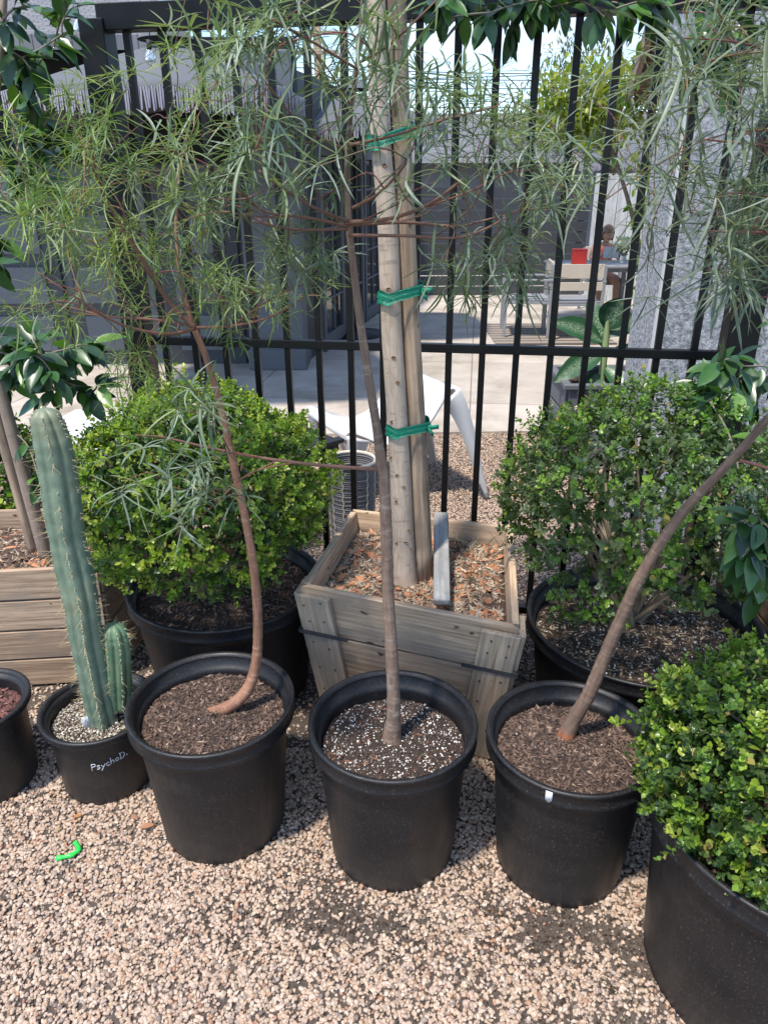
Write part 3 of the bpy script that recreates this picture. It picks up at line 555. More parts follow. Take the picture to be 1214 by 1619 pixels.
# ============================================================== PATIO FURNITURE
def lounge_chair():
    # moulded one piece chair facing left, seen side on
    c0=gz(690,770,0); t=thing('lounge_chair','white moulded plastic lounge chair on the gravel behind the fence','chair',(c0.x,4.1,0))
    Y=3.95; yaw=R_(27); W=.60; ax=Vector((-math.sin(yaw),math.cos(yaw),0))
    prof=[(727,619),(723,613),(717,612),(708,622),(696,643),(680,668),(655,692),(628,703),(600,700),(575,690),(556,684),(548,688),(548,697)]
    P=spline([at(x,y,Y) for x,y in prof],4); n=12; b=MB(); vs=[];k=len(P)
    for i,p in enumerate(P):
        f=i/(k-1); top=max(0,1-f*5)
        for j in range(n+1):
            u=j/n; q=abs(2*u-1); dish=-.05*(1-q*q)*math.sin(math.pi*f)-.05*top*q**3
            vs.append(p+ax*(u*W)+Vector((0,0,dish)))
    b.add(vs,[(i*(n+1)+j,i*(n+1)+j+1,(i+1)*(n+1)+j+1,(i+1)*(n+1)+j) for i in range(k-1) for j in range(n)],smooth=True); o=b.build('shell',M['white_plastic'],t); m_=o.modifiers.new('s','SOLIDIFY'); m_.thickness=.012; m_.offset=0
    def leg(off,outer,inner,turn):
        b=MB(); vs=[]; O=spline([at(x,y,Y) for x,y in outer],3); I=spline([at(x,y,Y) for x,y in inner],3); k=len(O)
        for i in range(k):
            w=.14*(1-i/(k-1))+.02; vs+=[I[i]+ax*off,O[i]+ax*off,O[i]+ax*(off+turn*w)]
        b.add(vs,[f for i in range(k-1) for f in ((3*i,3*i+1,3*i+4,3*i+3),(3*i+1,3*i+2,3*i+5,3*i+4))],smooth=True); o=b.build('leg',M['white_plastic'],t); m_=o.modifiers.new('s','SOLIDIFY'); m_.thickness=.012; m_.offset=0
    for off,tn in ((0,1),(W,-1)):
        leg(off,[(725,614),(735,634),(745,667),(754,705),(763,748),(771,786)],[(700,640),(713,656),(727,683),(742,722),(757,762),(767,786)],tn)
        leg(off,[(549,690),(553,712),(562,740),(574,768),(584,788)],[(585,697),(578,712),(577,738),(583,768),(589,788)],tn)
lounge_chair()
def side_table():
    a=gz(543,696,.45); c=gz(452,662,.45); e=(c-a); e.z=0; w=e.length; ex=e.normalized(); ey=Vector((ex.y,-ex.x,0))*-1
    if ey.y>0: ey=-ey
    ey=Vector((-ex.y,ex.x,0)); 
    if ey.y>0: ey=-ey
    cen=a+ex*w/2+ey*w/2; Mx=Matrix((ex,ey,Vector((0,0,1)))).transposed(); t=thing('side_table','small black slatted table behind the left boxwood','table',(cen.x,cen.y,0))
    b=MB()
    for k in range(7): b.box(cen+ey*((k-3)*w/7.6),(w*.86,w/7.6-.012,.02),Mx)
    for k in (-1,1): b.box(cen+ex*k*w*.465,(.05,w,.022),Mx)
    b.build('tabletop',M['dark_metal'],t,.002)
    b=MB()
    for k in (-1,1): b.box(cen+ey*k*(w/2-.03)-Vector((0,0,.05)),(w*.9,.02,.07),Mx); b.box(cen+ex*k*(w/2-.03)-Vector((0,0,.05)),(.02,w*.86,.07),Mx)
    b.build('apron',M['dark_metal'],t,.002)
    for i in (-1,1):
        for j in (-1,1): b=MB(); b.box(cen+ex*i*(w/2-.04)+ey*j*(w/2-.04)-Vector((0,0,.23)),(.045,.045,.43),Mx); b.build('leg',M['dark_metal'],t,.002)
side_table()
def basket():
    c=at(554,760,3.32); x,y=c.x,3.45; h=.44; r=.118; t=thing('wicker_basket','grey woven basket with cream stitching beyond the fence by the box','basket',(x,y,0)); b=MB()
    for k in range(38):
        z=.01+k*h/38; rr=r*(.9+.1*k/38)+random.uniform(-.002,.002); b.tube([(x+rr*math.cos(a),y+rr*math.sin(a),z+random.uniform(-.001,.001)) for a in np.linspace(0,6.283,33)],.0062,6,caps=False)
    b.build('woven_wall',M['basket'],t); b=MB()
    for k in range(12):
        a=k*math.pi/6+.2; b.tube([(x+(r*(.9+.1*f)+.006)*math.cos(a+.03*math.sin(f*60)),y+(r*(.9+.1*f)+.006)*math.sin(a+.03*math.sin(f*60)),.01+f*h) for f in np.linspace(0,1,40)],.0035,5)
    b.build('stitching',M['cream'],t); b=MB(); b.tube([(x+(r+.003)*math.cos(a),y+(r+.003)*math.sin(a),h+.004) for a in np.linspace(0,6.283,33)],.009,8,caps=False); b.build('rim',M['cream'],t)
basket()
# stone bench
t=thing('stone_bench','low white topped stone bench beyond the fence beside the cactus','bench',(-1.85,3.9,0))
b=MB(); b.box((-1.65,3.9,.43),(.5,.75,.07),rmat(R_(-8))); b.build('seat',M['white_stone'],t,.01)
b=MB(); b.box((-1.65,3.92,.2),(.42,.6,.39),rmat(R_(-8))); b.build('base',M['tan'],t,.01)
# dining set
def dining_chair(c,rz,label,group='outdoor dining chairs around the far table'):
    t=thing('dining_chair',label,'chair',(c[0],c[1],.02),group); Mx=rmat(rz); C=Vector((c[0],c[1],.02))
    def bb(name,L,mat,bev=.003):
        b=MB()
        for (p,s) in L: b.box(C+Mx@Vector(p),s,Mx)
        return b.build(name,mat,t,bev)
    bb('seat',[((x,-.21+k*.085,.43),(.48,.07,.02)) for k in range(6) for x in (0,)],M['alu'])
    for sx in (-1,1):
        bb('leg',[((sx*.26,-.25,.32),(.035,.035,.64))],M['alu']); bb('leg',[((sx*.26,.25,.40),(.035,.035,.84))],M['alu'])
        bb('armrest',[((sx*.26,0,.65),(.05,.54,.02))],M['alu'])
    bb('seat_frame',[((0,0,.40),(.50,.50,.03))],M['alu'])
    bb('backrest',[((0,.26,.76),(.49,.02,.15)),((0,.26,.60),(.49,.02,.09))],M['teak'])
p=gz(833,535,.02); dining_chair((p.x,p.y+.25),R_(-95),'pale slatted armchair standing alone left of the far dining table')
p=gz(933,560,.02); dining_chair((gz(933,560,.02).x,8.75),R_(180),'pale slatted armchair facing away from us in front of the red box')
def dining_table():
    c=at(925,445,9.6); x=c.x+.12; t=thing('dining_table','white outdoor dining table where a person sits reading','table',(x,9.75,.02)); b=MB()
    for k in range(7): b.box((x,9.4+k*.115,.73),(1.1,.10,.025))
    b.build('tabletop',M['alu'],t,.003); b=MB(); b.box((x,9.75,.69),(1.0,.66,.05)); b.build('apron',M['alu'],t)
    for i in (-1,1):
        for j in (-1,1): b=MB(); b.box((x+i*.5,9.75+j*.34,.36),(.05,.05,.68)); b.build('leg',M['alu'],t)
    return x
TX=dining_table()
# chair of the person, behind the table
dining_chair((at(957,420,10.6).x,10.55),R_(0),'pale slatted armchair holding the seated person behind the table')
def person():
    x=at(957,400,10.4).x; y=10.45; t=thing('person','seated person in a coral top reading a white book at the far table','person',(x,y,.02))
    J={'pel':(x,y+.1,.5),'wai':(x,y+.1,.64),'che':(x,y+.04,.80),'nk':(x,y+.0,.92),'nk2':(x,y-.02,.96)}
    sk=[('pel',.11),('wai',.095),('che',.11),('nk',.045),('nk2',.042)]
    vs=[Vector(J[k]) for k,_ in sk]; rs=[r for _,r in sk]; ed=[(0,1),(1,2),(2,3),(3,4)]
    def chain(st,pts,rr):
        a=st
        for p,r in zip(pts,rr): vs.append(Vector(p)); rs.append(r); ed.append((a,len(vs)-1)); a=len(vs)-1
    for s in (-1,1):
        chain(2,[(x+s*.14,y+.03,.86),(x+s*.19,y-.08,.72),(x+s*.13,y-.27,.78),(x+s*.09,y-.31,.83)],[.05,.038,.028,.018])
        chain(0,[(x+s*.09,y+.06,.48),(x+s*.11,y-.34,.50),(x+s*.11,y-.36,.1),(x+s*.11,y-.46,.06)],[.085,.058,.038,.03])
    me=bpy.data.meshes.new('body'); me.from_pydata([tuple(v) for v in vs],ed,[]); o=fin('body',me,M['skin'],t)
    bm=bmesh.new(); bm.from_mesh(me); lay=bm.verts.layers.skin.verify()
    for v,r in zip(bm.verts,rs): v[lay].radius=(r,r)
    bm.verts.ensure_lookup_table(); bm.verts[0][lay].use_root=True; bm.to_mesh(me); bm.free()
    o.modifiers.new('sk','SKIN'); sb=o.modifiers.new('sb','SUBSURF'); sb.levels=sb.render_levels=2
    # head with nose and chin, tilted to the book
    b=MB(); vs2=[];fs=[];n=20;m_=14; hc=Vector((x,y-.05,1.045)); Rx=Matrix.Rotation(R_(22),3,'X')
    for i in range(m_+1):
        th=math.pi*i/m_
        for j in range(n):
            a=2*math.pi*j/n; q=Vector((.074*math.sin(th)*math.cos(a),.092*math.sin(th)*math.sin(a),.108*math.cos(th)))
            if q.z<0: q.x*=1+.25*q.z/.108*1.2; 
            fr=-math.sin(a)*math.sin(th)
            if fr>.95 and -.03<q.z<.012: q.y-=.018
            if fr>.8 and -.1<q.z<-.07: q.y-=.008
            vs2.append(hc+Rx@q)
    fs=[(i*n+j,i*n+(j+1)%n,(i+1)*n+(j+1)%n,(i+1)*n+j) for i in range(m_) for j in range(n)]
    b.add(vs2,fs,smooth=True); hd=b.build('head',M['skin'],t)
    b=MB(); vs3=[]
    for i in range(10):
        th=math.pi*.62*i/9
        for j in range(n):
            a=2*math.pi*j/n; back=.5+.5*math.sin(a); q=Vector((.086*math.sin(th)*math.cos(a),.104*math.sin(th)*math.sin(a)+.008,.118*math.cos(th)))
            if i>5: q.z-= .05*back*(i-5)/2; 
            if i>5 and back<.25: q.z+=.03*(i-5)
            vs3.append(hc+Rx@q)
    b.add(vs3,[(i*n+j,i*n+(j+1)%n,(i+1)*n+(j+1)%n,(i+1)*n+j) for i in range(9) for j in range(n)],smooth=True); o=b.build('hair',M['hair'],t)
    b=MB(); b.lathe([(.115,.5),(.112,.6),(.122,.74),(.14,.83),(.12,.88),(.06,.915)],20,(x,y+.06,0)); o=b.build('top',M['coral'],t)
    # book
    t2=thing('book','white open book held up by the seated person','book',(x,y-.33,.8)); 
    for s in (-1,1): b=MB(); b.box((x-.01+s*.048,y-.33,.835),(.095,.012,.14),Matrix.Rotation(s*.25,3,'Z')@Matrix.Rotation(R_(-12),3,'X')); b.build('cover',M['white_stone'],t2,.001)
person()
c=at(912,437,9.6); t=thing('gift_box','red box standing on the far dining table','box',(c.x,9.6,.745))
b=MB(); b.box((c.x,9.6,.83),(.17,.1,.165)); b.build('carton',M['red'],t,.006); b=MB(); b.box((c.x,9.6,.918),(.175,.105,.012)); b.build('lid',M['red'],t,.003)
c=at(983,420,9.7); t=thing('flower_vase','glass vase of white flowers on the right end of the far table','vase',(c.x,9.7,.745)); b=MB(); b.lathe([(.03,.745),(.045,.78),(.03,.86),(.035,.88)],16,(c.x,9.7,0)); b.build('vase',M['bulb'],t)
out=[]; n=60; P=runit(n)*np.array([.09,.09,.07])+np.array([c.x,9.7,.98]); batch(leaf_template(3,.7,.3,.2),P,runit(n)+np.array([0,0,.4]),runit(n),rng.uniform(.04,.07,n),np.full((n,3),.8),out); n=30; P=runit(n)*np.array([.07,.07,.05])+np.array([c.x,9.7,.9]); batch(leaf_template(3,.4,.3,.2),P,runit(n)+np.array([0,0,-.2]),runit(n),rng.uniform(.05,.09,n),np.tile([.12,.2,.06],(n,1)),out); flush(out,'flowers',M['vine_leaf'],t)
b=MB(); a=gz(812,560,.02);
for k in range(26): 
    cc=(.35,.30,.25) if k%3 else (.12,.10,.09)
    b.box((a.x+.55,8.3+k*.05,.029),(1.35,.046,.01),None,cc)
o=b.build('patio_rug',M['flat']); tag(o,'striped brown woven rug under the far chairs','rug')
# dieffenbachia in grey planter
def dieff():
    Y=4.75; a=gz(880,700,0.0); px0=at(882,640,Y).x; px1=at(1000,640,Y).x; w=px1-px0; x=(px0+px1)/2
    t=thing('square_planter','grey square planter on a low crate behind the right boxwood','planter',(x,Y,0)); b=MB()
    h0,h1=.02,.52
    for k in range(3):
        z=.1+k*.17; b.box((x,Y-w/2,z),(w,.03,.155)); b.box((x-w/2,Y,z),(.03,w-.04,.155)); b.box((x+w/2,Y,z),(.03,w-.04,.155)); b.box((x,Y+w/2,z),(w,.03,.155))
    b.build('side_boards',M['grey_paint'],t,.004)
    b=MB(); b.box((x,Y-w/2-.01,.535),(w+.08,.05,.03)); b.box((x-w/2-.01,Y,.535),(.05,w-.06,.03)); b.box((x+w/2+.01,Y,.535),(.05,w-.06,.03)); b.box((x,Y+w/2,.535),(w+.08,.05,.03)); b.build('rim',M['grey_paint'],t,.004)
    s=soil_bits((x,Y),.1,.47,700,BROWN,(.01,.02),.008,square=[(x-w/2+.02,Y-w/2+.02,0),(x+w/2-.02,Y-w/2+.02,0),(x+w/2-.02,Y+w/2-.02,0),(x-w/2+.02,Y+w/2-.02,0)]); s.build('soil',M['soil'],t)
    t=thing('dumb_cane','large leaved plant with white speckled leaves in the grey planter','plant',(at(945,640,Y).x,Y,.47)); b=MB(); S=[at(945,660,Y),at(950,600,Y),at(957,545,Y),at(960,500,Y)]; S[0].z=.47
    b.tube(spline(S,6),interp([.028,.024,.02,.012],6),10,(.35,.45,.2)); st=b.build('stem',M['twig'],t)
    m=NM('speckled_leaf'); v=m.attr('lc').outputs['Vector']; f=m.noise(26,3,v,.6,(1,2.2,1)); e=m.n('ShaderNodeSeparateXYZ'); m.l(v,e.inputs[0]); ab=m.n('ShaderNodeMath',operation='ABSOLUTE'); m.l(e.outputs['Y'],ab.inputs[0])
    msk=m.ramp(ab.outputs[0],[(.08,bw(1)),(.30,bw(0))]); sp=m.ramp(f,[(.53,bw(0)),(.58,bw(1))]); mm=m.mix(sp,msk,1,'MULTIPLY'); m.base(m.mix((.025,.085,.035),(.42,.52,.36),mm)); m.rough(.35)
    for (bx,by,tx,ty,dy,W) in ((958,520,985,468,-.05,.20),(950,560,876,600,-.15,.15),(960,560,1035,562,-.05,.12),(955,580,1008,640,-.25,.13),(945,590,905,655,-.2,.13),(950,540,872,505,0,.15),(958,530,1012,500,.1,.16),(948,600,975,650,-.2,.12),(955,550,930,470,.15,.15)):
        A=at(bx,by,Y);B=at(tx,ty,Y+dy); d=B-A; L_=d.length; d.normalize(); sd=d.cross(Vector((0,-1,.6))).normalized(); nn=sd.cross(d).normalized(); b=MB(); vs=[];lc=[];n=10
        for i in range(n+1):
            u=i/n; ww=W/2*math.sin(math.pi*min(1,u*.96+.02))**.7*(1.1-.3*u); p=A+d*(L_*u)+Vector((0,0,-.25*L_*u*u+.2*L_*u))
            for q in (-1,-.5,0,.5,1): vs.append(p+sd*ww*q+nn*(abs(q)*ww*.3+.004*math.sin(u*40)*abs(q))); lc.append((u,q*.5*1.0,bx*.1))
        b.add(vs,[(i*5+j,i*5+j+1,(i+1)*5+j+1,(i+1)*5+j) for i in range(n) for j in range(4)],(1,1,1),lc,True); b.build('leaf',m.m,t)
dieff()
# ============================================================== NURSERY FRONT ROW
GP='black plastic nursery pots'
pot(-.47,1.62,.222,.172,.43,'black pot holding the curved trunk sapling, right of the cactus pot',.365,BROWN,GP,3600)
pot(.02,1.53,.218,.170,.43,'black pot with white perlite soil in front of the wooden box',.35,PERL,GP,4200,(.004,.008))
pot(.475,1.48,.215,.168,.43,'black pot with a small white tape patch on its rim, holding the leaning sapling',.365,BROWN,GP,3600)
pc=pot(-.865,1.80,.170,.138,.265,'small black pot with white handwriting on its side, holding the cactus',.215,SAND,GP,2400,(.004,.009),.02)
pot(-1.235,1.78,.165,.135,.30,'small black pot of red lava rock cut by the left edge',.24,LAVA,GP,900,(.012,.022),.02)
pot(.885,1.16,.315,.262,.50,'very large black pot in the right foreground holding a clipped boxwood',.43,BROWN,GP,3600,(.006,.014),.05)
pot(-.56,2.28,.335,.27,.43,'wide black pot behind the cactus holding the left boxwood ball',.37,BROWN,GP,2600,(.006,.014),.045)
pot(.83,2.03,.365,.30,.42,'wide black pot behind the leaning sapling holding the sprawling boxwood',.35,[(4,(.09,.065,.05),1.8,1),(2,(.17,.12,.085),2.4,1),(1.4,(.72,.70,.66),1.1,.8),(1,(.38,.29,.2),3,1)],GP,5200,(.005,.012),.045)
# handwriting on cactus pot
def writing():
    cx,cy=-.865,1.80; z0=.155; h=.023; x=0
    G={'P':[[(0,0),(.05,1)],[(.05,1),(.45,.95),(.5,.65),(.05,.5)]],'s':[[(.42,.5),(.2,.6),(.1,.42),(.38,.2),(.25,0),(.0,.05)]],'y':[[(.05,.5),(.2,.12)],[(.5,.55),(.2,.0),(-.05,-.4)]],'c':[[(.45,.45),(.2,.52),(.05,.25),(.2,0),(.45,.08)]],'h':[[(.1,1),(.05,0)],[(.06,.3),(.3,.5),(.42,.3),(.42,0)]],'o':[[(.25,.5),(.02,.28),(.2,0),(.45,.2),(.35,.48),(.25,.5)]],'D':[[(.08,0),(.12,1)],[(0,1),(.5,.85),(.65,.45),(.4,.05),(.02,0)]],'.':[[(.05,.02),(.22,.04)]]}
    b=MB()
    d=gz(168,1222,.15); a0=math.atan2(at(168,1215,1.64).y-cy,at(168,1215,1.64).x-cx)
    for ch,adv in zip('PsychoD.',(.62,.55,.6,.55,.6,.6,.8,.3)):
        for st in G[ch]:
            pts=[]
            for (u,v) in spline([Vector((p[0],p[1],0)) for p in st],4) if False else [(q.x,q.y) for q in spline([Vector((p[0],p[1],0)) for p in st],4)]:
                z=z0-.004+v*h+(x+u)*h*.20+.0012*math.sin(x*9); r=.138+(.158-.138)*(z-.004)/.241+.0006; an=-1.46+((x+u)*h)/r
                pts.append((cx+r*math.cos(an),cy+r*math.sin(an),z))
            b.tube(pts,.0011,5)
        x+=adv
    b.build('handwriting',M['tag_white'],pc)
writing()
# tape patches on pots and plant tag
b=MB()
def tapep(px,py,cx,cy,r,z,h,w,name='tape_patch',lab=None,an=None):
    b=MB(); vs=[]
    for i in range(5):
        a=an+(i-2)*w/4/r; 
        for j,zz in enumerate((z-h/2*(1-.25*abs(i-2)),z+h/2)): vs.append((cx+(r+.0025)*math.cos(a),cy+(r+.0025)*math.sin(a),zz))
    b.add(vs,[(2*i,2*i+1,2*i+3,2*i+2) for i in range(4)],smooth=True); o=b.build(name,M['tag_white'],None); s=o.modifiers.new('s','SOLIDIFY'); s.thickness=.0006; s.offset=1
    return o
pots=[o for o in COL.objects if o.name.startswith('plant_pot')]
o=tapep(0,0,.475,1.48,.215,.408,.034,.016,an=R_(-117)); o.parent=pots[2]; o.matrix_parent_inverse=Matrix.Translation(-pots[2].location)
def plant_tag():
    c=gz(137,1146,.238); b=MB(); e=Vector((1,.1,0)).normalized(); vs=[]
    for (u,v,w) in ((-.010,.028,0),(.010,.032,.003),(-.011,.012,-.004),(.012,.016,0),(-.008,-.006,.003),(.013,0,0),(-.002,-.02,0),(.004,-.018,0)): vs.append(c+e*u+Vector((0,w,v)))
    b.add(vs,[(0,1,3,2),(2,3,5,4),(4,5,7,6)],smooth=True); o=b.build('plant_tag',M['tag_white']); s=o.modifiers.new('s','SOLIDIFY'); s.thickness=.0012; tag(o,'crumpled pale blue plant tag stuck in the soil by the cactus','tag')
plant_tag()
# ---- wooden boxes
def taper_box(name,label,cor,z1,taperf,soilz,pal,nsoil,size,boards=3,bandz=(.40,),posts=True,cat='planter',zb=0.0,colr=(1,1,1),backcol=None):
    """cor: 4 top corners FL,FR,BR,BL"""
    c=[Vector(p) for p in cor]; cen=sum(c,Vector())/4; t=thing(name,label,cat,(cen.x,cen.y,0)); th=.024
    def P(i,z,inn=0,extra=0):        # corner i at height z, inset
        f=taperf+(1-taperf)*(z/z1); v=(c[i]-cen); v.z=0; v=v*f; u=v.normalized(); v=v-u*inn*1.41+u*extra*1.41; return Vector((cen.x+v.x,cen.y+v.y,z))
    hb=z1/boards
    for s in range(4):
        i,j=s,(s+1)%4; b=MB()
        for k in range(boards):
            za=zb+k*hb+.004 if k else zb+.01; zc=(k+1)*hb-.004; sh=random.uniform(.82,1.1); col=tuple(sh*x*q_ for x,q_ in zip(colr,(1.06,1.0,.95)))
            e=0.0 if s in (0,2) else th
            def side(z,inn):
                a=P(i,z,inn);d=P(j,z,inn)
                if s in (1,3): u=(d-a).normalized(); a=a+u*th*1.02*(1 if inn==0 else 0); d=d-u*th*1.02*(1 if inn==0 else 0)
                return a,d
            a0,d0=side(za,0);a1,d1=side(zc,0);a2,d2=side(za,th);a3,d3=side(zc,th)
            b.hexa([a2,a3,a0,a1,d2,d3,d0,d1],col,0)
        b.build(('front_boards','side_boards','back_boards','side_boards')[s],M['box_wood'],t,.0025)
    if posts:
        for (i,j) in ((0,1),(1,0),(1,2),(0,3)):
            b=MB(); w=.115; o_=.02; shp=random.uniform(.85,1.1)
            for (za,zc,q) in ((zb+.01,z1*.70,1),(z1*.705,z1*.955,1.0)):
                pts=[]
                for ww in (0,1):
                    for dd in (0,1):
                        for z in (za,zc):
                            a=P(i,z);d=P(j,z);u=(d-a).normalized();n_=Vector((u.y,-u.x,0)); 
                            if (a-cen).dot(n_)<0: n_=-n_
                            n_.z=0; pts.append(a-u*.012+u*(w*ww)+n_*(.002+o_*dd))
                b.hexa(pts,tuple(shp*x for x in colr),2)
            b.build('batten',M['box_wood'],t,.003)
    if posts:
        nb=MB()
        for (i,j) in ((0,1),(1,0),(1,2),(0,3)):
            for z in (.50,.44,.34,.25,.14):
                a=P(i,z);d=P(j,z);u=(d-a).normalized();n_=Vector((u.y,-u.x,0)); 
                if (a-cen).dot(n_)<0: n_=-n_
                for w in (.03,.085): c_=a+u*(w-.012+random.uniform(-.005,.005))+n_*.0225+Vector((0,0,random.uniform(-.01,.01))); nb.tube([c_,c_+n_*.0015],.0035,8,(.6,.45,.4))
        nb.build('nails',M['strap'],t)['kind']='stuff'
    for z in bandz:
        b=MB(); ring=[P(i,z,0,.026) for i in range(4)]
        for i in range(4):
            a=ring[i];d=ring[(i+1)%4]; u=(d-a).normalized(); Mx=Matrix((u,Vector((-u.y,u.x,0)),Vector((0,0,1)))).transposed()
            for (f0,f1) in ((0,.24),(.76,1)): b.box(a.lerp(d,(f0+f1)/2)+Vector((0,0,-.0)),((d-a).length*(f1-f0),.003,.013),Mx)
        b.build('steel_band',M['strap'],t)
    sq=[P(i,soilz,th+.002) for i in range(4)]
    s=soil_bits((0,0),1,soilz,nsoil,pal,size,.012,base=(.09,.06,.045),square=sq); s.build('mulch',M['soil'],t)
    return t
FL,FR,BR,BL=gz(474,925,.55),gz(822,992,.55),gz(812,829,.55),gz(557,803,.55)
taper_box('wooden_planter','square weathered wooden planter box holding the thick staked tree',[FL,FR,BR,BL],.55,.80,.475,MULCH,7500,(.006,.015),3,(.385,))
# batten lying across the box
b=MB(); A=gz(697,818,.585);B=gz(698,958,.515); u=(B-A).normalized(); s_=u.cross(Vector((0,0,1))).normalized(); Mx=Matrix((u,s_,u.cross(s_)*-1)).transposed(); b.box((A+B)/2+Vector((0,0,.012)),((B-A).length,.052,.024),Mx); o=b.build('wooden_batten',M['grey_wood'],None,.006); tag(o,'grey wooden slat lying across the wooden box right of the stake','plank')
taper_box('wooden_planter','long weathered wooden planter behind the cactus with wide grey boards',[Vector((-1.75,2.18,.5)),Vector((-.99,2.25,.5)),Vector((-.93,2.78,.5)),Vector((-1.7,2.74,.5))],.50,.94,.42,MULCH,2600,(.006,.015),4,(),False,colr=(.9,.88,.87))
taper_box('wooden_planter','weathered wooden planter at the right edge behind the sprawling boxwood',[Vector((1.27,2.02,.5)),Vector((1.85,1.95,.5)),Vector((1.9,2.5,.5)),Vector((1.3,2.58,.5))],.50,.9,.43,MULCH,1500,(.006,.015),3,(),False,colr=(.75,.75,.76))
# ---- thick staked tree
def staked_tree():
    Y=2.29; base=gz(640,922,.47); Y=base.y; pl=[(640,928,23),(638,890,18.5),(635,800,17),(630,700,16.5),(624,600,16.5),(619,520,16.5),(616,440,16.5),(611,330,16),(604,250,16),(599,190,16),(597,90,15.5),(594,0,15),(584,-160,13),(574,-400,10)]
    t=thing('staked_tree','thick pale smooth trunk tied to a wooden stake in the wooden box','tree',tuple(base)); P=spline([at(x,y,Y) for x,y,_ in pl],5); rs=interp([rad(r,at(x,y,Y)) for x,y,r in pl],5)
    b=MB(); vs=[];n=20
    b.tube(P,[r*(1+.03*noise.noise(Vector((i*.7,0,0)))) for i,r in enumerate(rs)],n)
    # knots: small healed branch scars
    tr=b.build('trunk',M['pale_bark'],t)
    k=MB()
    for (x,y) in ((622,562),(628,601),(620,663),(619,720),(628,746),(637,764),(627,787),(645,832),(641,850),(628,852),(648,862),(614,455),(608,262)):
        c=at(x,y,Y); i=min(range(len(P)),key=lambda q:(P[q]-c).length); ax=P[i]; d=(Vector((c.x,c.y,c.z))-ax); d.z=0; o2=math.sqrt(max(1e-6,rs[i]**2-min(d.x**2,rs[i]**2*.9))); q=Vector((c.x,ax.y-o2*.99,c.z))
        k.tube([(q.x+.006*math.cos(a),q.y+.0005,q.z+.0045*math.sin(a)) for a in np.linspace(0,6.28,9)],.0022,5,(.55,.45,.4),False); k.add([(q.x+.004*math.cos(a),q.y-.0005,q.z+.003*math.sin(a)) for a in np.linspace(0,5.5,8)],[tuple(range(8))],(.25,.18,.14))
    k.build('knot',M['pale_bark'],tr)
    out=[]; b=MB(); T=leaf_template(4,.45,.15,.2)
    for q in range(5):
        a=P[-1-q*2]; e=a+Vector((random.uniform(-.7,.5),random.uniform(-.1,.6),random.uniform(.3,.8))); S=spline([a,(a+e)/2+Vector((0,0,.1)),e],5); b.tube(S,interp([.012,.007,.003],5),6)
        n=70; Q=np.array([tuple(S[i]) for i in rng.integers(3,len(S),n)])+rng.normal(size=(n,3))*.09; batch(T,Q,runit(n),runit(n)+np.array([0,0,1.2]),rng.uniform(.06,.09,n),np.array([(.05,.10,.03),(.08,.14,.04)])[rng.integers(0,2,n)],out)
    b.build('branch',M['ficus_bark'],tr); flush(out,'crown',M['ficus_leaf'],t)
    # stake
    pl2=[(669,900,16),(659,700,15.5),(651,560,15.5),(646,470,15.5),(640,330,15.5),(633,200,16),(629,100,17),(625,0,17),(618,-150,18)]
    b=MB(); Yb=Y+.02; PP=spline([at(x,y,Yb) for x,y,_ in pl2],5); rr=interp([rad(r,at(x,y,Yb)) for x,y,r in pl2],5); PP[0].z=.45; b.tube(PP,rr,18); o=b.build('wooden_stake',M['stake_wood']); tag(o,'round wooden stake tied to the thick pale trunk','stake')
    # ties
    for nm,(y,dl,lab) in enumerate(((222,-10,'topmost'),(467,-7,'middle'),(678,-5,'lowest'))):
        c=at({222:601,467:617,678:629}[y],y,Y); d=at({222:634,467:648,678:660}[y],y+dl,Yb); r=.0375; t2=thing('green_tie',lab+' of the three green plastic ties round the thick trunk and stake','tie',tuple((c+d)/2),'green plastic ties on the staked tree')
        b=MB(); ring=[]; u=(d-c); ln=u.length; u.normalize(); v=Vector((0,0,1)).cross(u).normalized(); n=28
        for i in range(n):
            a=2*math.pi*i/n; cc=(c if math.cos(a)<0 else d); p=cc+u*(r*math.cos(a))+v*(r*math.sin(a)); ring.append(p)
        vs=[];lc=[]; H=.034
        rows=6
        for k in range(rows+1):
            for i in range(n):
                p=ring[i]; rr_=1+.03*math.sin(k*2.2+i*.4)+.02*random.random(); vs.append(((c+d)/2)+(p-(c+d)/2)*rr_+Vector((0,0,(k/rows-.5)*H*(1+.15*math.sin(i*.5))+.004*math.sin(i*.9)))); lc.append((i*.05,0,k*.006))
        fs=[(k*n+i,k*n+(i+1)%n,(k+1)*n+(i+1)%n,(k+1)*n+i) for k in range(rows) for i in range(n)]
        b.add(vs,fs,(1,1,1),lc,True); b.build('band',M['green_tape'],t2)
        b=MB(); e=d+u*r*.55+v*-r*.8*(1 if v.y>0 else -1)
        for (dx,dz) in ((.035,.004),(.02,-.022)): 
            q=[e,e+Vector((dx*.5,-.006,dz*.6)),e+Vector((dx,-.004,dz))]; vs=[]
            for i,p in enumerate(q): vs+= [p+Vector((0,0,.008-.001*i)),p-Vector((0,.002,.007))]
            b.add(vs,[(0,1,3,2),(2,3,5,4)],(1,1,1),None,True)
        o=b.build('loose_end',M['green_tape'],t2); s=o.modifiers.new('s','SOLIDIFY'); s.thickness=.0008
staked_tree()
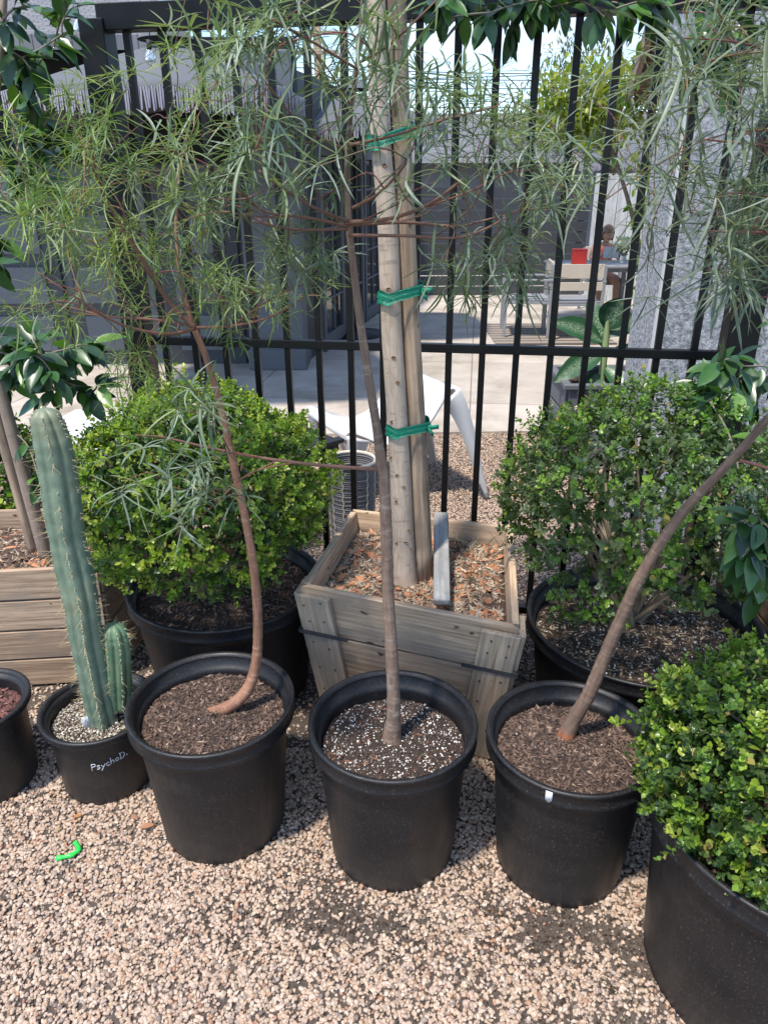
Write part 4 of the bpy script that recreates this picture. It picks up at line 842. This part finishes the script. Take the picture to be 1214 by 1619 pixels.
# ---- cactus
def cactus():
    t=thing('column_cactus','tall blue green ribbed column cactus with a short offshoot','cactus',(-.85,1.8,.21))
    def col(pl,Y,name,cmul,ribs,spl):
        P=spline([at(x,y,Y+dy) for x,y,_,dy in pl],6); rs=interp([rad(r,at(x,y,Y)) for x,y,r,_ in pl],6)
        # round tip
        tip=P[-1]; d=(P[-1]-P[-2]).normalized(); r0=rs[-1]
        for a in (20,40,60,75,86): P.append(tip+d*r0*math.sin(R_(a))*.9); rs.append(r0*math.cos(R_(a)))
        pr=lambda an:(1+.13*(abs(math.cos(an*ribs/2))**.55*2-1.2)) 
        b=MB(); rs=[r*(1+.025*math.sin(i*1.9)) for i,r in enumerate(rs)]; b.tube(P,rs,ribs*10,cmul,True,pr)
        o=b.build(name,M['cactus'],t)
        # spines at the areoles, on the rib crests
        s=MB(); ar=MB(); t0=(P[1]-P[0]).normalized(); a=t0.orthogonal().normalized(); acc=0
        for i in range(1,len(P)-2):
            tt=(P[i+1]-P[i-1]).normalized(); a=(a-tt*a.dot(tt)).normalized(); bb=tt.cross(a); 
            for k in range(ribs):
                an=2*math.pi*k/ribs; rr=rs[i]*pr(an)
                for sub in (0,.5):
                    if random.random()<(.35 if i<len(P)*.45 else .6): continue
                    c=P[i].lerp(P[i+1],sub+random.uniform(-.1,.1))+(a*math.cos(an)+bb*math.sin(an))*rr; nrm=(a*math.cos(an)+bb*math.sin(an))
                    ar.box(c,(.003,.003,.003),rmat(random.random()),(.5,.45,.33))
                    for q in range(random.randint(1,3)):
                        dd=(nrm+tt*random.uniform(-.6,.6)+Vector((random.uniform(-.5,.5),random.uniform(-.5,.5),0))).normalized(); ln=random.choice((.006,.01,.016,.028))*spl; s.tube([c,c+dd*ln],[.0005,.00015],4,caps=False)
        s.build('spines',M['spine'],o); ar.build('areoles',M['flat'],o)
    col([(168,1160,21,0),(163,1130,21,0),(156,1100,22,0),(146,1050,23,0),(136,1000,24,0),(129,950,24.5,0),(118,900,27,.01),(107,850,25,.01),(100,800,28,.015),(93,750,27.5,.02),(84,700,27,.02),(74,665,23,.02)],1.78,'main_column',(1.15,1.15,1.15),6,1.3)
    col([(190,1116,16,0),(188,1070,20,0),(185,1020,20,0),(182,1000,18,0)],1.80,'offshoot',(.85,1.05,.85),7,.9)
cactus()
# ---- bark rings helper and saplings
def sapling(name,label,base,trunk,branches,regions,leafcols,twcol,size,nper=(4,7),mat='bark',dn=.73,tint=(1,1,1),thin=.88,Yoff=0,seed=0,width=.0042,ringed=True,extra=None,basecol=None):
    random.seed(seed); t=thing(name,label,'tree',tuple(base)); P0=[at(x,y,Y) for x,y,r,Y in trunk]; P=spline(P0,8); rs=interp([rad(r,p) for (x,y,r,Y),p in zip(trunk,P0)],8); rs=[q*thin for q in rs]
    # densify and add leaf scar rings
    PP=[];RR=[];
    for i in range(len(P)-1):
        k=max(1,int((P[i+1]-P[i]).length/.004))
        for q in range(k): PP.append(P[i].lerp(P[i+1],q/k)); RR.append(rs[i]+(rs[i+1]-rs[i])*q/k)
    PP.append(P[-1]);RR.append(rs[-1]); ln=0; nxt=.02
    for i in range(1,len(PP)):
        ln+=(PP[i]-PP[i-1]).length
        RR[i]*=1+.04*noise.noise(Vector((ln*30,seed,0)))
        if ringed and ln>nxt: RR[i]*=1.055; nxt=ln+random.uniform(.015,.05)
    b=MB(); b.tube(PP,RR,12,tint)
    if basecol:
        z0=min(p.z for p in PP); cols=[]
        for v in b.v:
            f=min(1,max(0,(v[2]-z0-basecol[1])/.012+ .4*noise.noise(Vector(v)*60))); cols.append(tuple(basecol[0][i]*(1-f)+tint[i]*f for i in range(3)))
        b.c=cols
    tr=b.build('trunk',M[mat],t)
    nodes=[(p,r,(P[min(i+1,len(P)-1)]-P[max(0,i-1)]).normalized()) for i,(p,r) in enumerate(zip(P,rs)) if i>len(P)*.45]
    tb=MB()
    for br in branches:
        Q0=[at(x,y,Y) for x,y,r,Y in br]; Q=spline(Q0,6); q=interp([rad(r,p) for (x,y,r,Y),p in zip(br,Q0)],6); tb.tube(Q,q,7,twcol)
        nodes+=[(p,r_,(Q[min(i+1,len(Q)-1)]-Q[max(0,i-1)]).normalized()) for i,(p,r_) in enumerate(zip(Q,q)) if i>1]
    SP=[];SA=[];SS=[];SCo=[]
    def leaf_at(p,d,c):
        out_=Vector(runit(1)[0])*.6+d*.35+Vector((0,-.45,.35)); out_.normalize(); pl=random.uniform(.015,.055); e=p+out_*pl+Vector((0,0,-.004)); tb.tube([p,p.lerp(e,.5)+Vector((0,0,.003)),e],.0006,4,(.30,.30,.10),False)
        SP.append(e);SA.append(out_);SS.append(size*random.uniform(.7,1.25));SCo.append(random.choice(c))
    for (cx,cy,rx,ry,n,ya,yb,*cc) in regions:
        cc=cc[0] if cc else leafcols; ends=[]; n=max(2,int(round(n*dn*(.5 if cy<-50 else 1))))
        for _ in range(n):
            a=random.random()*6.283; q=math.sqrt(random.random()); ends.append(at(cx+rx*q*math.cos(a),cy+ry*q*math.sin(a),random.uniform(ya,yb)))
        ends.sort(key=lambda e:min((e-nn[0]).length for nn in nodes))
        for e in ends:
            cand=sorted(nodes,key=lambda nn:(e-nn[0]).length+max(0,.2-(e-nn[0]).length)*1.5)[0]; a,ra,da=cand; v=e-a; L_=v.length
            m1=a+v*.35+(da*.18+Vector((0,0,.12)))*L_*.5+Vector((random.uniform(-1,1),random.uniform(-1,1),random.uniform(-1,1)))*.06*L_; m2=a+v*.7+Vector((random.uniform(-1,1),random.uniform(-1,1),random.uniform(0,1.2)))*.09*L_; S=spline([a,m1,m2,e],5)
            r0=min(ra*.7,.0011+.0035*L_); tb.tube(S,interp([r0,r0*.75,.0011,.0008],5),5,tuple(x*random.uniform(.7,1.2) for x in twcol))
            for i in range(3,len(S),3): nodes.append((S[i],.0015,(S[i]-S[i-1]).normalized()))
            k=random.randint(*nper); st=int(len(S)*.45) if L_>.12 else 4
            for j in range(k): i=random.randint(st,len(S)-1); leaf_at(S[i],(S[i]-S[i-1]).normalized(),cc)
            leaf_at(S[-1],(S[-1]-S[-2]).normalized(),cc)
    tb.build('branches',M['twig'],tr)
    out=[]; stars(SP,SA,SS,SCo,out,tb,width=width); flush(out,'foliage',M['strap_leaf'],t)
    print(name,len(SP),'leaves')
    return t
GREEN=[(.22,.31,.08),(.17,.26,.07),(.30,.38,.11),(.13,.21,.07),(.26,.32,.16)]
BLUE=[(.23,.30,.20),(.17,.24,.14),(.30,.37,.29),(.14,.20,.11),(.24,.30,.14)]
GREY=[(.20,.26,.18),(.15,.20,.14),(.26,.31,.23),(.18,.22,.13)]
z=.372
b0=gz(332,1124,z)
sapling('bottle_tree','slim sapling with a curved brown trunk growing from the left soil filled pot',b0,
 [(330,1126,9,b0.y),(352,1122,13,b0.y),(378,1106,12,b0.y+.0),(398,1076,11,b0.y+.02),(407,1030,9.5,b0.y+.03),(407,960,9,b0.y+.03),(399,880,8.3,b0.y+.03),(384,800,7.8,b0.y+.04),(366,718,7.5,b0.y+.04),(348,640,6.8,b0.y+.05),(326,565,6.2,b0.y+.05),(308,520,6,b0.y+.05),(290,460,4.2,b0.y+.06),(281,400,3.5,b0.y+.08),(279,340,2.8,b0.y+.1),(285,270,2,b0.y+.12),(300,200,1.3,b0.y+.15),(315,120,1,b0.y+.15)],
 [[(309,518,4.5,1.66),(270,480,4,1.66),(225,410,3.6,1.64),(185,345,3,1.62),(155,285,2.4,1.6),(143,215,1.8,1.58)],[(309,520,3,1.66),(260,528,2.6,1.6),(190,512,2.2,1.55),(120,470,1.6,1.5),(60,430,1,1.5)],[(308,516,3,1.66),(240,505,2.2,1.7),(170,500,1.8,1.75),(90,480,1.2,1.8)],[(310,518,2.6,1.66),(370,515,2.2,1.6),(430,500,1.8,1.55),(480,470,1.2,1.5)],[(283,410,2,1.7),(340,350,1.5,1.7),(380,280,1,1.7)]],
 [(110,300,120,170,20,1.4,2.1),(240,440,150,110,19,1.45,2.1),(60,450,80,110,8,1.4,2.0),(350,430,110,110,14,1.5,2.1),(250,150,150,100,11,1.45,2.1),(230,600,110,45,7,1.45,1.75),(430,460,80,80,9,1.5,2.0),(40,200,60,110,5,1.5,2.0),(330,-140,200,90,9,1.4,2.0)],GREEN,(.26,.13,.09),.072,thin=.82,tint=(1.6,1.2,.98),seed=11,width=.0033,nper=(3,6))
b2=gz(620,1168,.36)
sapling('bottle_tree','straight slim grey brown sapling growing from the perlite filled pot',b2,
 [(620,1178,20,b2.y),(620,1160,17,b2.y),(622,1135,13,b2.y),(622,1100,12,b2.y),(619,1030,11.5,b2.y),(614,950,11,b2.y),(611,850,10.8,b2.y),(607,760,10.2,b2.y),(603,735,10,b2.y),(596,680,8.4,b2.y-.01),(582,590,8,b2.y-.02),(571,520,7.6,b2.y-.03),(562,450,7,b2.y-.04),(553,370,7,b2.y-.05),(549,300,5.4,b2.y-.05),(550,230,5,b2.y-.06),(557,160,4.4,b2.y-.06),(565,100,4,b2.y-.07),(570,40,3.4,b2.y-.07),(574,-40,3,b2.y-.08),(580,-200,2.2,b2.y-.08),(590,-420,1.2,b2.y-.08)],
 [[(603,742,4,b2.y),(560,740,3.2,b2.y-.02),(480,733,2.8,b2.y-.04),(400,722,2.6,b2.y-.06),(330,708,2.2,b2.y-.1),(260,692,1.8,b2.y-.14),(215,688,1.2,b2.y-.18)],
  [(552,352,4,1.46),(620,345,3,1.42),(680,322,2.8,1.38),(730,285,2.2,1.34)],[(552,356,3,1.46),(640,352,2.6,1.5),(720,358,2.2,1.55),(760,350,1.6,1.6),(830,330,1.2,1.6)],[(552,372,3,1.46),(640,373,2.4,1.42),(730,375,2,1.38),(800,345,1.4,1.36)],[(550,350,3,1.46),(500,330,2.6,1.4),(450,300,2,1.34),(410,270,1.5,1.3)],[(550,358,3,1.46),(490,345,2.4,1.44),(420,335,1.8,1.4),(370,300,1.4,1.36)],[(550,362,2.6,1.46),(470,363,2,1.4),(400,350,1.5,1.3)],[(556,330,3,1.46),(600,305,2.4,1.4),(640,260,2,1.36),(655,225,1.2,1.34)],[(551,230,3,1.45),(620,215,2.4,1.4),(700,190,2,1.4),(780,170,1.4,1.38)],[(566,100,2.6,1.42),(610,75,2,1.36),(660,30,1.6,1.3),(700,-10,1,1.3)],[(566,110,2.4,1.42),(500,70,2,1.36),(430,30,1.4,1.3)],[(551,240,2.4,1.45),(480,200,2,1.38),(420,130,1.3,1.3)]],
 [(350,250,120,120,15,1.25,1.55),(420,110,130,100,9,1.3,1.65),(590,40,190,50,7,1.3,1.6),(750,240,130,120,12,1.3,1.8),(800,390,90,80,6,1.3,1.7),(880,260,70,100,5,1.35,1.8),(470,370,60,90,5,1.2,1.6),(680,160,90,70,6,1.2,1.6),(700,440,70,40,4,1.3,1.6),(265,780,75,60,6,1.25,1.45),(300,660,90,50,3,1.3,1.5),(620,-150,330,110,14,1.1,1.9)],BLUE,(.24,.13,.095),.079,tint=(1.3,1.32,1.28),seed=5,width=.0043,nper=(3,6))
b3=gz(895,1166,.37)
sapling('bottle_tree','sapling with a slanting grey fissured trunk leaning out at the right edge',b3,
 [(888,1180,17,b3.y),(895,1162,15.5,b3.y),(908,1135,13.5,b3.y),(930,1098,12.5,b3.y-.01),(956,1037,11.8,b3.y-.01),(979,983,11.3,b3.y-.02),(1002,930,10.8,b3.y-.03),(1025,888,10.2,b3.y-.03),(1052,846,9.6,b3.y-.04),(1088,799,9,b3.y-.05),(1137,747,8.3,b3.y-.07),(1177,704,7.8,b3.y-.08),(1214,661,7.4,b3.y-.09),(1290,590,7,b3.y-.12),(1360,480,6,b3.y-.15),(1390,350,5,b3.y-.18),(1390,200,4,b3.y-.2),(1380,0,3,b3.y-.22),(1370,-250,2,b3.y-.22)],
 [[(1168,728,3,b3.y-.09),(1195,735,2.6,b3.y-.1),(1240,750,2,b3.y-.12),(1300,770,1.2,b3.y-.14)],[(1385,400,3,1.3),(1300,370,2.6,1.2),(1210,368,2.4,1.1),(1120,366,1.6,1.05)],[(1390,260,3,1.28),(1300,240,2.4,1.2),(1200,230,2,1.1),(1110,220,1.4,1.05)],[(1390,420,3,1.3),(1290,460,2.4,1.2),(1200,470,1.6,1.15)],[(1390,180,3,1.28),(1290,110,2.4,1.2),(1180,70,1.8,1.1),(1080,60,1.2,1.05)]],
 [(1120,120,110,110,10,.95,1.35),(1150,330,90,120,13,.95,1.35),(1010,340,90,100,6,1.0,1.4),(1150,470,80,60,6,.95,1.35),(960,150,70,90,4,1.0,1.4),(1250,250,100,250,12,.9,1.5),(1200,-140,170,110,9,1.0,1.6)],GREY,(.28,.12,.09),.088,tint=(1.02,1.0,.95),seed=23,width=.0035,nper=(2,5),basecol=((1.9,1.1,.8),.05))
# small seedling in the wooden box and a fallen sprig
def seedling(name,label,base,sts,zz):
    t=thing(name,label,'plant',tuple(base)); b=MB(); SP=[];SA=[]
    for (x,y,Y,sz) in sts:
        e=at(x,y,Y); b.tube(spline([base,(Vector(base)+e)/2+Vector((0,0,.03)),e],5),.0011,5,(.2,.16,.1)); SP.append(e); SA.append(Vector((random.uniform(-.4,.4),-.4,1)))
    b.build('stem',M['twig'],t); out=[]; stars(SP,SA,[s[3] for s in sts],[(.08,.10,.05)]*len(SP),out,b,(5,7),.0028); flush(out,'foliage',M['strap_leaf'],t)
sb=gz(742,925,.48); seedling('tree_seedling','wispy dark seedling growing from the mulch at the right of the wooden box',sb,[(750,860,sb.y,.05),(770,905,sb.y-.05,.06),(790,920,sb.y-.05,.05),(760,940,sb.y-.1,.055),(720,850,sb.y,.045),(780,850,sb.y+.05,.05)],.48)
# ---- boxwoods
TB=leaf_template(3,.72,.25,.12,lambda t:[.05,.8,1.0,.15][min(3,int(round(t*3)))])
def boxwood(label,cen,rx,ry,rz,n,basez,seed,bright=.5,lumps=.12,sparse=0,tilt=0,leafl=.0175,cols=None,potc=None,inner=.5,grp='clipped boxwood shrubs in black pots'):
    random.seed(seed); r2=np.random.default_rng(seed); t=thing('boxwood_shrub',label,'shrub',(cen[0],cen[1],basez),grp); cen=np.array(cen)
    # branches
    b=MB(); root=Vector((cen[0],cen[1],basez-.01))
    for k in range(26):
        d=Vector((random.uniform(-1,1),random.uniform(-1,1),random.uniform(-.15,1))).normalized(); e=Vector(cen)+Vector((d.x*rx*.85,d.y*ry*.85,d.z*rz*.85)); m1=root.lerp(e,.4)+Vector((random.uniform(-.05,.05),random.uniform(-.05,.05),.06)); S=spline([root+Vector((random.uniform(-.03,.03),random.uniform(-.03,.03),0)),m1,e],6); b.tube(S,interp([.011,.006,.002],6),6,(.30,.22,.15) if k%2 else (.36,.29,.21))
        for q in range(4):
            a=S[random.randint(5,len(S)-1)]; b.tube([a,a+Vector((random.uniform(-1,1),random.uniform(-1,1),random.uniform(-.3,1)))*.09],[.002,.001],5,(.3,.24,.17))
    b.build('branches',M['twig'],t)
    out=[]
    d=r2.normal(size=(n*2,3)); d/=np.linalg.norm(d,axis=1,keepdims=True); d=d[d[:,2]>-.62][:n]; n=len(d)
    if sparse:
        keep=np.array([noise.noise(Vector(v*3.0+seed))*1.3+.30+ .85*v[2]>0 for v in d]); d=d[keep]; n=len(d)
    lum=np.array([noise.fractal(Vector(v*2.8+seed),1,2,3) for v in d])
    f=(1+lumps*lum)*np.where(r2.uniform(size=n)<.68,r2.uniform(.92,1.04,n),r2.uniform(inner,.92,n))
    f=f*np.where(r2.uniform(size=n)<.05,r2.uniform(1.03,1.13,n),1.0)
    P=cen+d*np.array([rx,ry,rz])*f[:,None]
    axis=d*np.array([1/rx,1/ry,1/rz]); axis/=np.linalg.norm(axis,axis=1,keepdims=True); axis=axis*.7+r2.normal(size=(n,3))*.35+np.array([0,0,.45]); axis/=np.linalg.norm(axis,axis=1,keepdims=True)
    outer=f>.88*(1+lumps*lum)
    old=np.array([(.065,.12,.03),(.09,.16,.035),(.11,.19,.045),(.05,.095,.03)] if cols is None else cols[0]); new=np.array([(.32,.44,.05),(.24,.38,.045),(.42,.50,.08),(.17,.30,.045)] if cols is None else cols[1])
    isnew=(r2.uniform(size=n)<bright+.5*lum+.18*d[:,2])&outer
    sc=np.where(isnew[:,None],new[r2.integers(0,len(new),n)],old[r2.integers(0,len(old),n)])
    stem=MB(); u=np.cross(axis,r2.normal(size=(n,3))); u/=np.linalg.norm(u,axis=1,keepdims=True); w=np.cross(axis,u)
    ssz=r2.uniform(.75,1.2,n); slen=np.where(isnew,r2.uniform(.02,.042,n),r2.uniform(.018,.035,n)); npair=5
    for k in range(npair):
        tt=k/(npair-1); 
        for s in (0,1):
            an=(k%2)*math.pi/2+s*math.pi+r2.normal(size=n)*.25; side=u*np.cos(an)[:,None]+w*np.sin(an)[:,None]; ang=1.25-.75*tt+r2.normal(size=n)*.15
            D=axis*np.cos(ang)[:,None]+side*np.sin(ang)[:,None]; Q=P+axis*(slen*tt)[:,None]; ok=r2.uniform(size=n)>.08
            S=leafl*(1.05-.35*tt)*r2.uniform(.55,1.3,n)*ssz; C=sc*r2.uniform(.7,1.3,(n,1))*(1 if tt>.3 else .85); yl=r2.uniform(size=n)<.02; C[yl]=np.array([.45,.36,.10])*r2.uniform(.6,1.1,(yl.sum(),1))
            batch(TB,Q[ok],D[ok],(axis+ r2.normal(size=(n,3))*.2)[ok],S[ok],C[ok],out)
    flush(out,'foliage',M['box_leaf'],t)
    return t
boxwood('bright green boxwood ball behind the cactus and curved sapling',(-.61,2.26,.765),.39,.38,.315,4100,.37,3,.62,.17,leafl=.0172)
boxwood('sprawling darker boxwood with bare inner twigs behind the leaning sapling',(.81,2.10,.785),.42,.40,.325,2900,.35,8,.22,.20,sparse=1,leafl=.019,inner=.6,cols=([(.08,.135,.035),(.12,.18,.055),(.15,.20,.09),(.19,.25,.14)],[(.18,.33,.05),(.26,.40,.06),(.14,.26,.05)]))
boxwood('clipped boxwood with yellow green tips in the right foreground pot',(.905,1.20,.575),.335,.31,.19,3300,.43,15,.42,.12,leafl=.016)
p=at(-20,745,3.1); boxwood('dark green shrub behind the ficus trunk at the left edge',(p.x,3.1,.42),.27,.25,.34,700,.0,44,.12,.2,leafl=.03,grp=None)
# ---- ficus trees
TF=leaf_template(6,.46,.22,.25)
def ficus(label,base,trunk,regions,seed,cols,tr_r=10,size=.086,stake=False):
    random.seed(seed); t=thing('ficus_tree',label,'tree',tuple(base)); P0=[at(x,y,Y) for x,y,r,Y in trunk]; P=spline(P0,6); rs=interp([rad(r,p) for (x,y,r,Y),p in zip(trunk,P0)],6); b=MB(); b.tube(P,rs,12); tr=b.build('trunk',M['ficus_bark'],t)
    nodes=[(p,.006) for i,p in enumerate(P) if i>len(P)*.3]; tb=MB(); LP=[];LD=[];LN=[]
    for (cx,cy,rx,ry,n,ya,yb) in regions:
        ends=[]
        for _ in range(n):
            a=random.random()*6.283; q=math.sqrt(random.random()); ends.append(at(cx+rx*q*math.cos(a),cy+ry*q*math.sin(a),random.uniform(ya,yb)))
        ends.sort(key=lambda e:min((e-nn[0]).length for nn in nodes))
        for e in ends:
            a,ra=min(nodes,key=lambda nn:(e-nn[0]).length); v=e-a; L_=v.length; S=spline([a,a+v*.4+Vector((random.uniform(-1,1),random.uniform(-1,1),random.uniform(0,1)))*.1*L_,e],6)
            tb.tube(S,interp([min(ra,.002+.004*L_),.003,.0014],6),6,(.26,.22,.17)); 
            for i in range(3,len(S),2): nodes.append((S[i],.003))
            for j in range(random.randint(7,11)):
                i=random.randint(int(len(S)*.4),len(S)-1); d=(S[i]-S[i-1]).normalized(); o_=Vector(runit(1)[0])*.9+d*.7+Vector((0,-.1,-.25)); LP.append(S[i]+o_*.008); LD.append(o_); LN.append(Vector((random.uniform(-.5,.5),random.uniform(-.7,.1),1)))
    tb.build('branches',M['twig'],tr); n=len(LP); out=[]; C=np.array(cols)[rng.integers(0,len(cols),n)]*rng.uniform(.75,1.25,(n,1))
    batch(TF,np.array([tuple(p) for p in LP]),np.array([tuple(p) for p in LD]),np.array([tuple(p) for p in LN]),rng.uniform(.65,1.2,n)*size,C,out); flush(out,'foliage',M['ficus_leaf'],t)
FC=[(.03,.08,.025),(.04,.11,.035),(.05,.13,.035),(.03,.075,.035),(.12,.24,.04)]
bl=gz(72,878,.43)
ficus('broad leaved ficus at the left edge growing from the long wooden planter',bl,[(74,880,11,bl.y),(52,800,10.5,bl.y),(30,720,10,bl.y),(8,640,9.5,bl.y),(-20,540,9,bl.y),(-30,400,8,bl.y),(-20,250,7,bl.y),(0,100,6,bl.y),(10,-60,5,bl.y)],
 [(60,550,70,50,9,2.2,2.5),(105,590,70,60,11,2.15,2.4),(25,560,50,60,5,2.2,2.6),(35,760,30,30,1,2.3,2.5),(50,90,60,90,10,2.3,2.8),(70,250,60,90,8,2.4,2.9),(20,350,50,80,5,2.4,2.9),(100,30,50,30,3,2.3,2.7),(0,-120,120,60,8,2.2,3.0)],31,FC)
st=MB(); S=[at(48+dx,y,bl.y+.05) for dx,y in ((8,880),(-18,780),(-44,690),(-70,600),(-90,500))]; st.tube(spline(S,4),.021,12); o=st.build('wooden_stake',M['stake_wood']); tag(o,'thin wooden stake beside the ficus trunk at the left edge','stake')
br=Vector((1.6,2.25,.44))
ficus('broad leaved ficus at the right edge whose twigs hang over the fence top',br,[(1330,930,12,2.25),(1330,800,11,2.25),(1325,600,10,2.3),(1320,400,9,2.35),(1310,200,8,2.4),(1290,40,7,2.45),(1200,-60,6,2.5),(1050,-70,5,2.55),(900,-60,4,2.55),(760,-60,3,2.55),(660,-50,2,2.5)],
 [(1150,610,60,50,8,2.0,2.4),(1195,860,35,100,11,1.55,1.75),(1120,590,50,50,6,2.1,2.4),(870,15,110,35,9,2.3,2.6),(720,5,60,30,5,2.3,2.6),(1010,10,60,30,4,2.3,2.6),(1170,70,50,80,7,2.2,2.6),(950,-90,300,40,5,2.2,2.8)],37,FC+[(.05,.14,.03),(.08,.19,.04)])
# ---- small litter
def neon():
    b=MB(); P=[gz(x,y,.012) for x,y in ((90,1357),(104,1355),(118,1350),(125,1342),(120,1332))]; S=spline(P,5); vs=[]
    for i,p in enumerate(S):
        d=(S[min(i+1,len(S)-1)]-S[max(i-1,0)]).normalized(); s=Vector((-d.y,d.x,.25)); w=.0065*(1+.2*math.sin(i)); vs+=[p-s*w+Vector((0,0,.002)),p+Vector((0,0,.007)),p+s*w]
    b.add(vs,[f for i in range(len(S)-1) for f in ((3*i,3*i+1,3*i+4,3*i+3),(3*i+1,3*i+2,3*i+5,3*i+4))],smooth=True); o=b.build('tape_scrap',M['neon']); s=o.modifiers.new('s','SOLIDIFY'); s.thickness=.0012; tag(o,'bright green plastic tape scrap lying on the gravel','tape')
neon()
for i,(x,y,c,lab,s,a) in enumerate(((124,1290,(.45,.20,.07),'orange dry leaf on the gravel in front of the cactus pot',.022,.3),(213,1292,(.36,.19,.12),'smaller brown dry leaf between the cactus pot and the curved sapling pot',.03,-.6),(234,1306,(.40,.20,.11),'larger brown curled leaf on the gravel beside the curved sapling pot',.04,.25),(93,1311,(.42,.27,.12),'tan dry leaf on the gravel below the cactus pot',.018,.5))):
    p=gz(x,y,.013); out=[]; batch(leaf_template(6,.42,.5,.1),np.array([tuple(p-Vector((math.cos(a),math.sin(a),0))*s/2)]),np.array([(math.cos(a),math.sin(a),.1)]),np.array([(0.1,-.2,1.)]),np.array([s]),np.array([c]),out); o=flush(out,'fallen_leaf',M['soil']); tag(o,lab,'leaf','dry leaves on the gravel'); sm=o.modifiers.new('s','SOLIDIFY'); sm.thickness=.0008
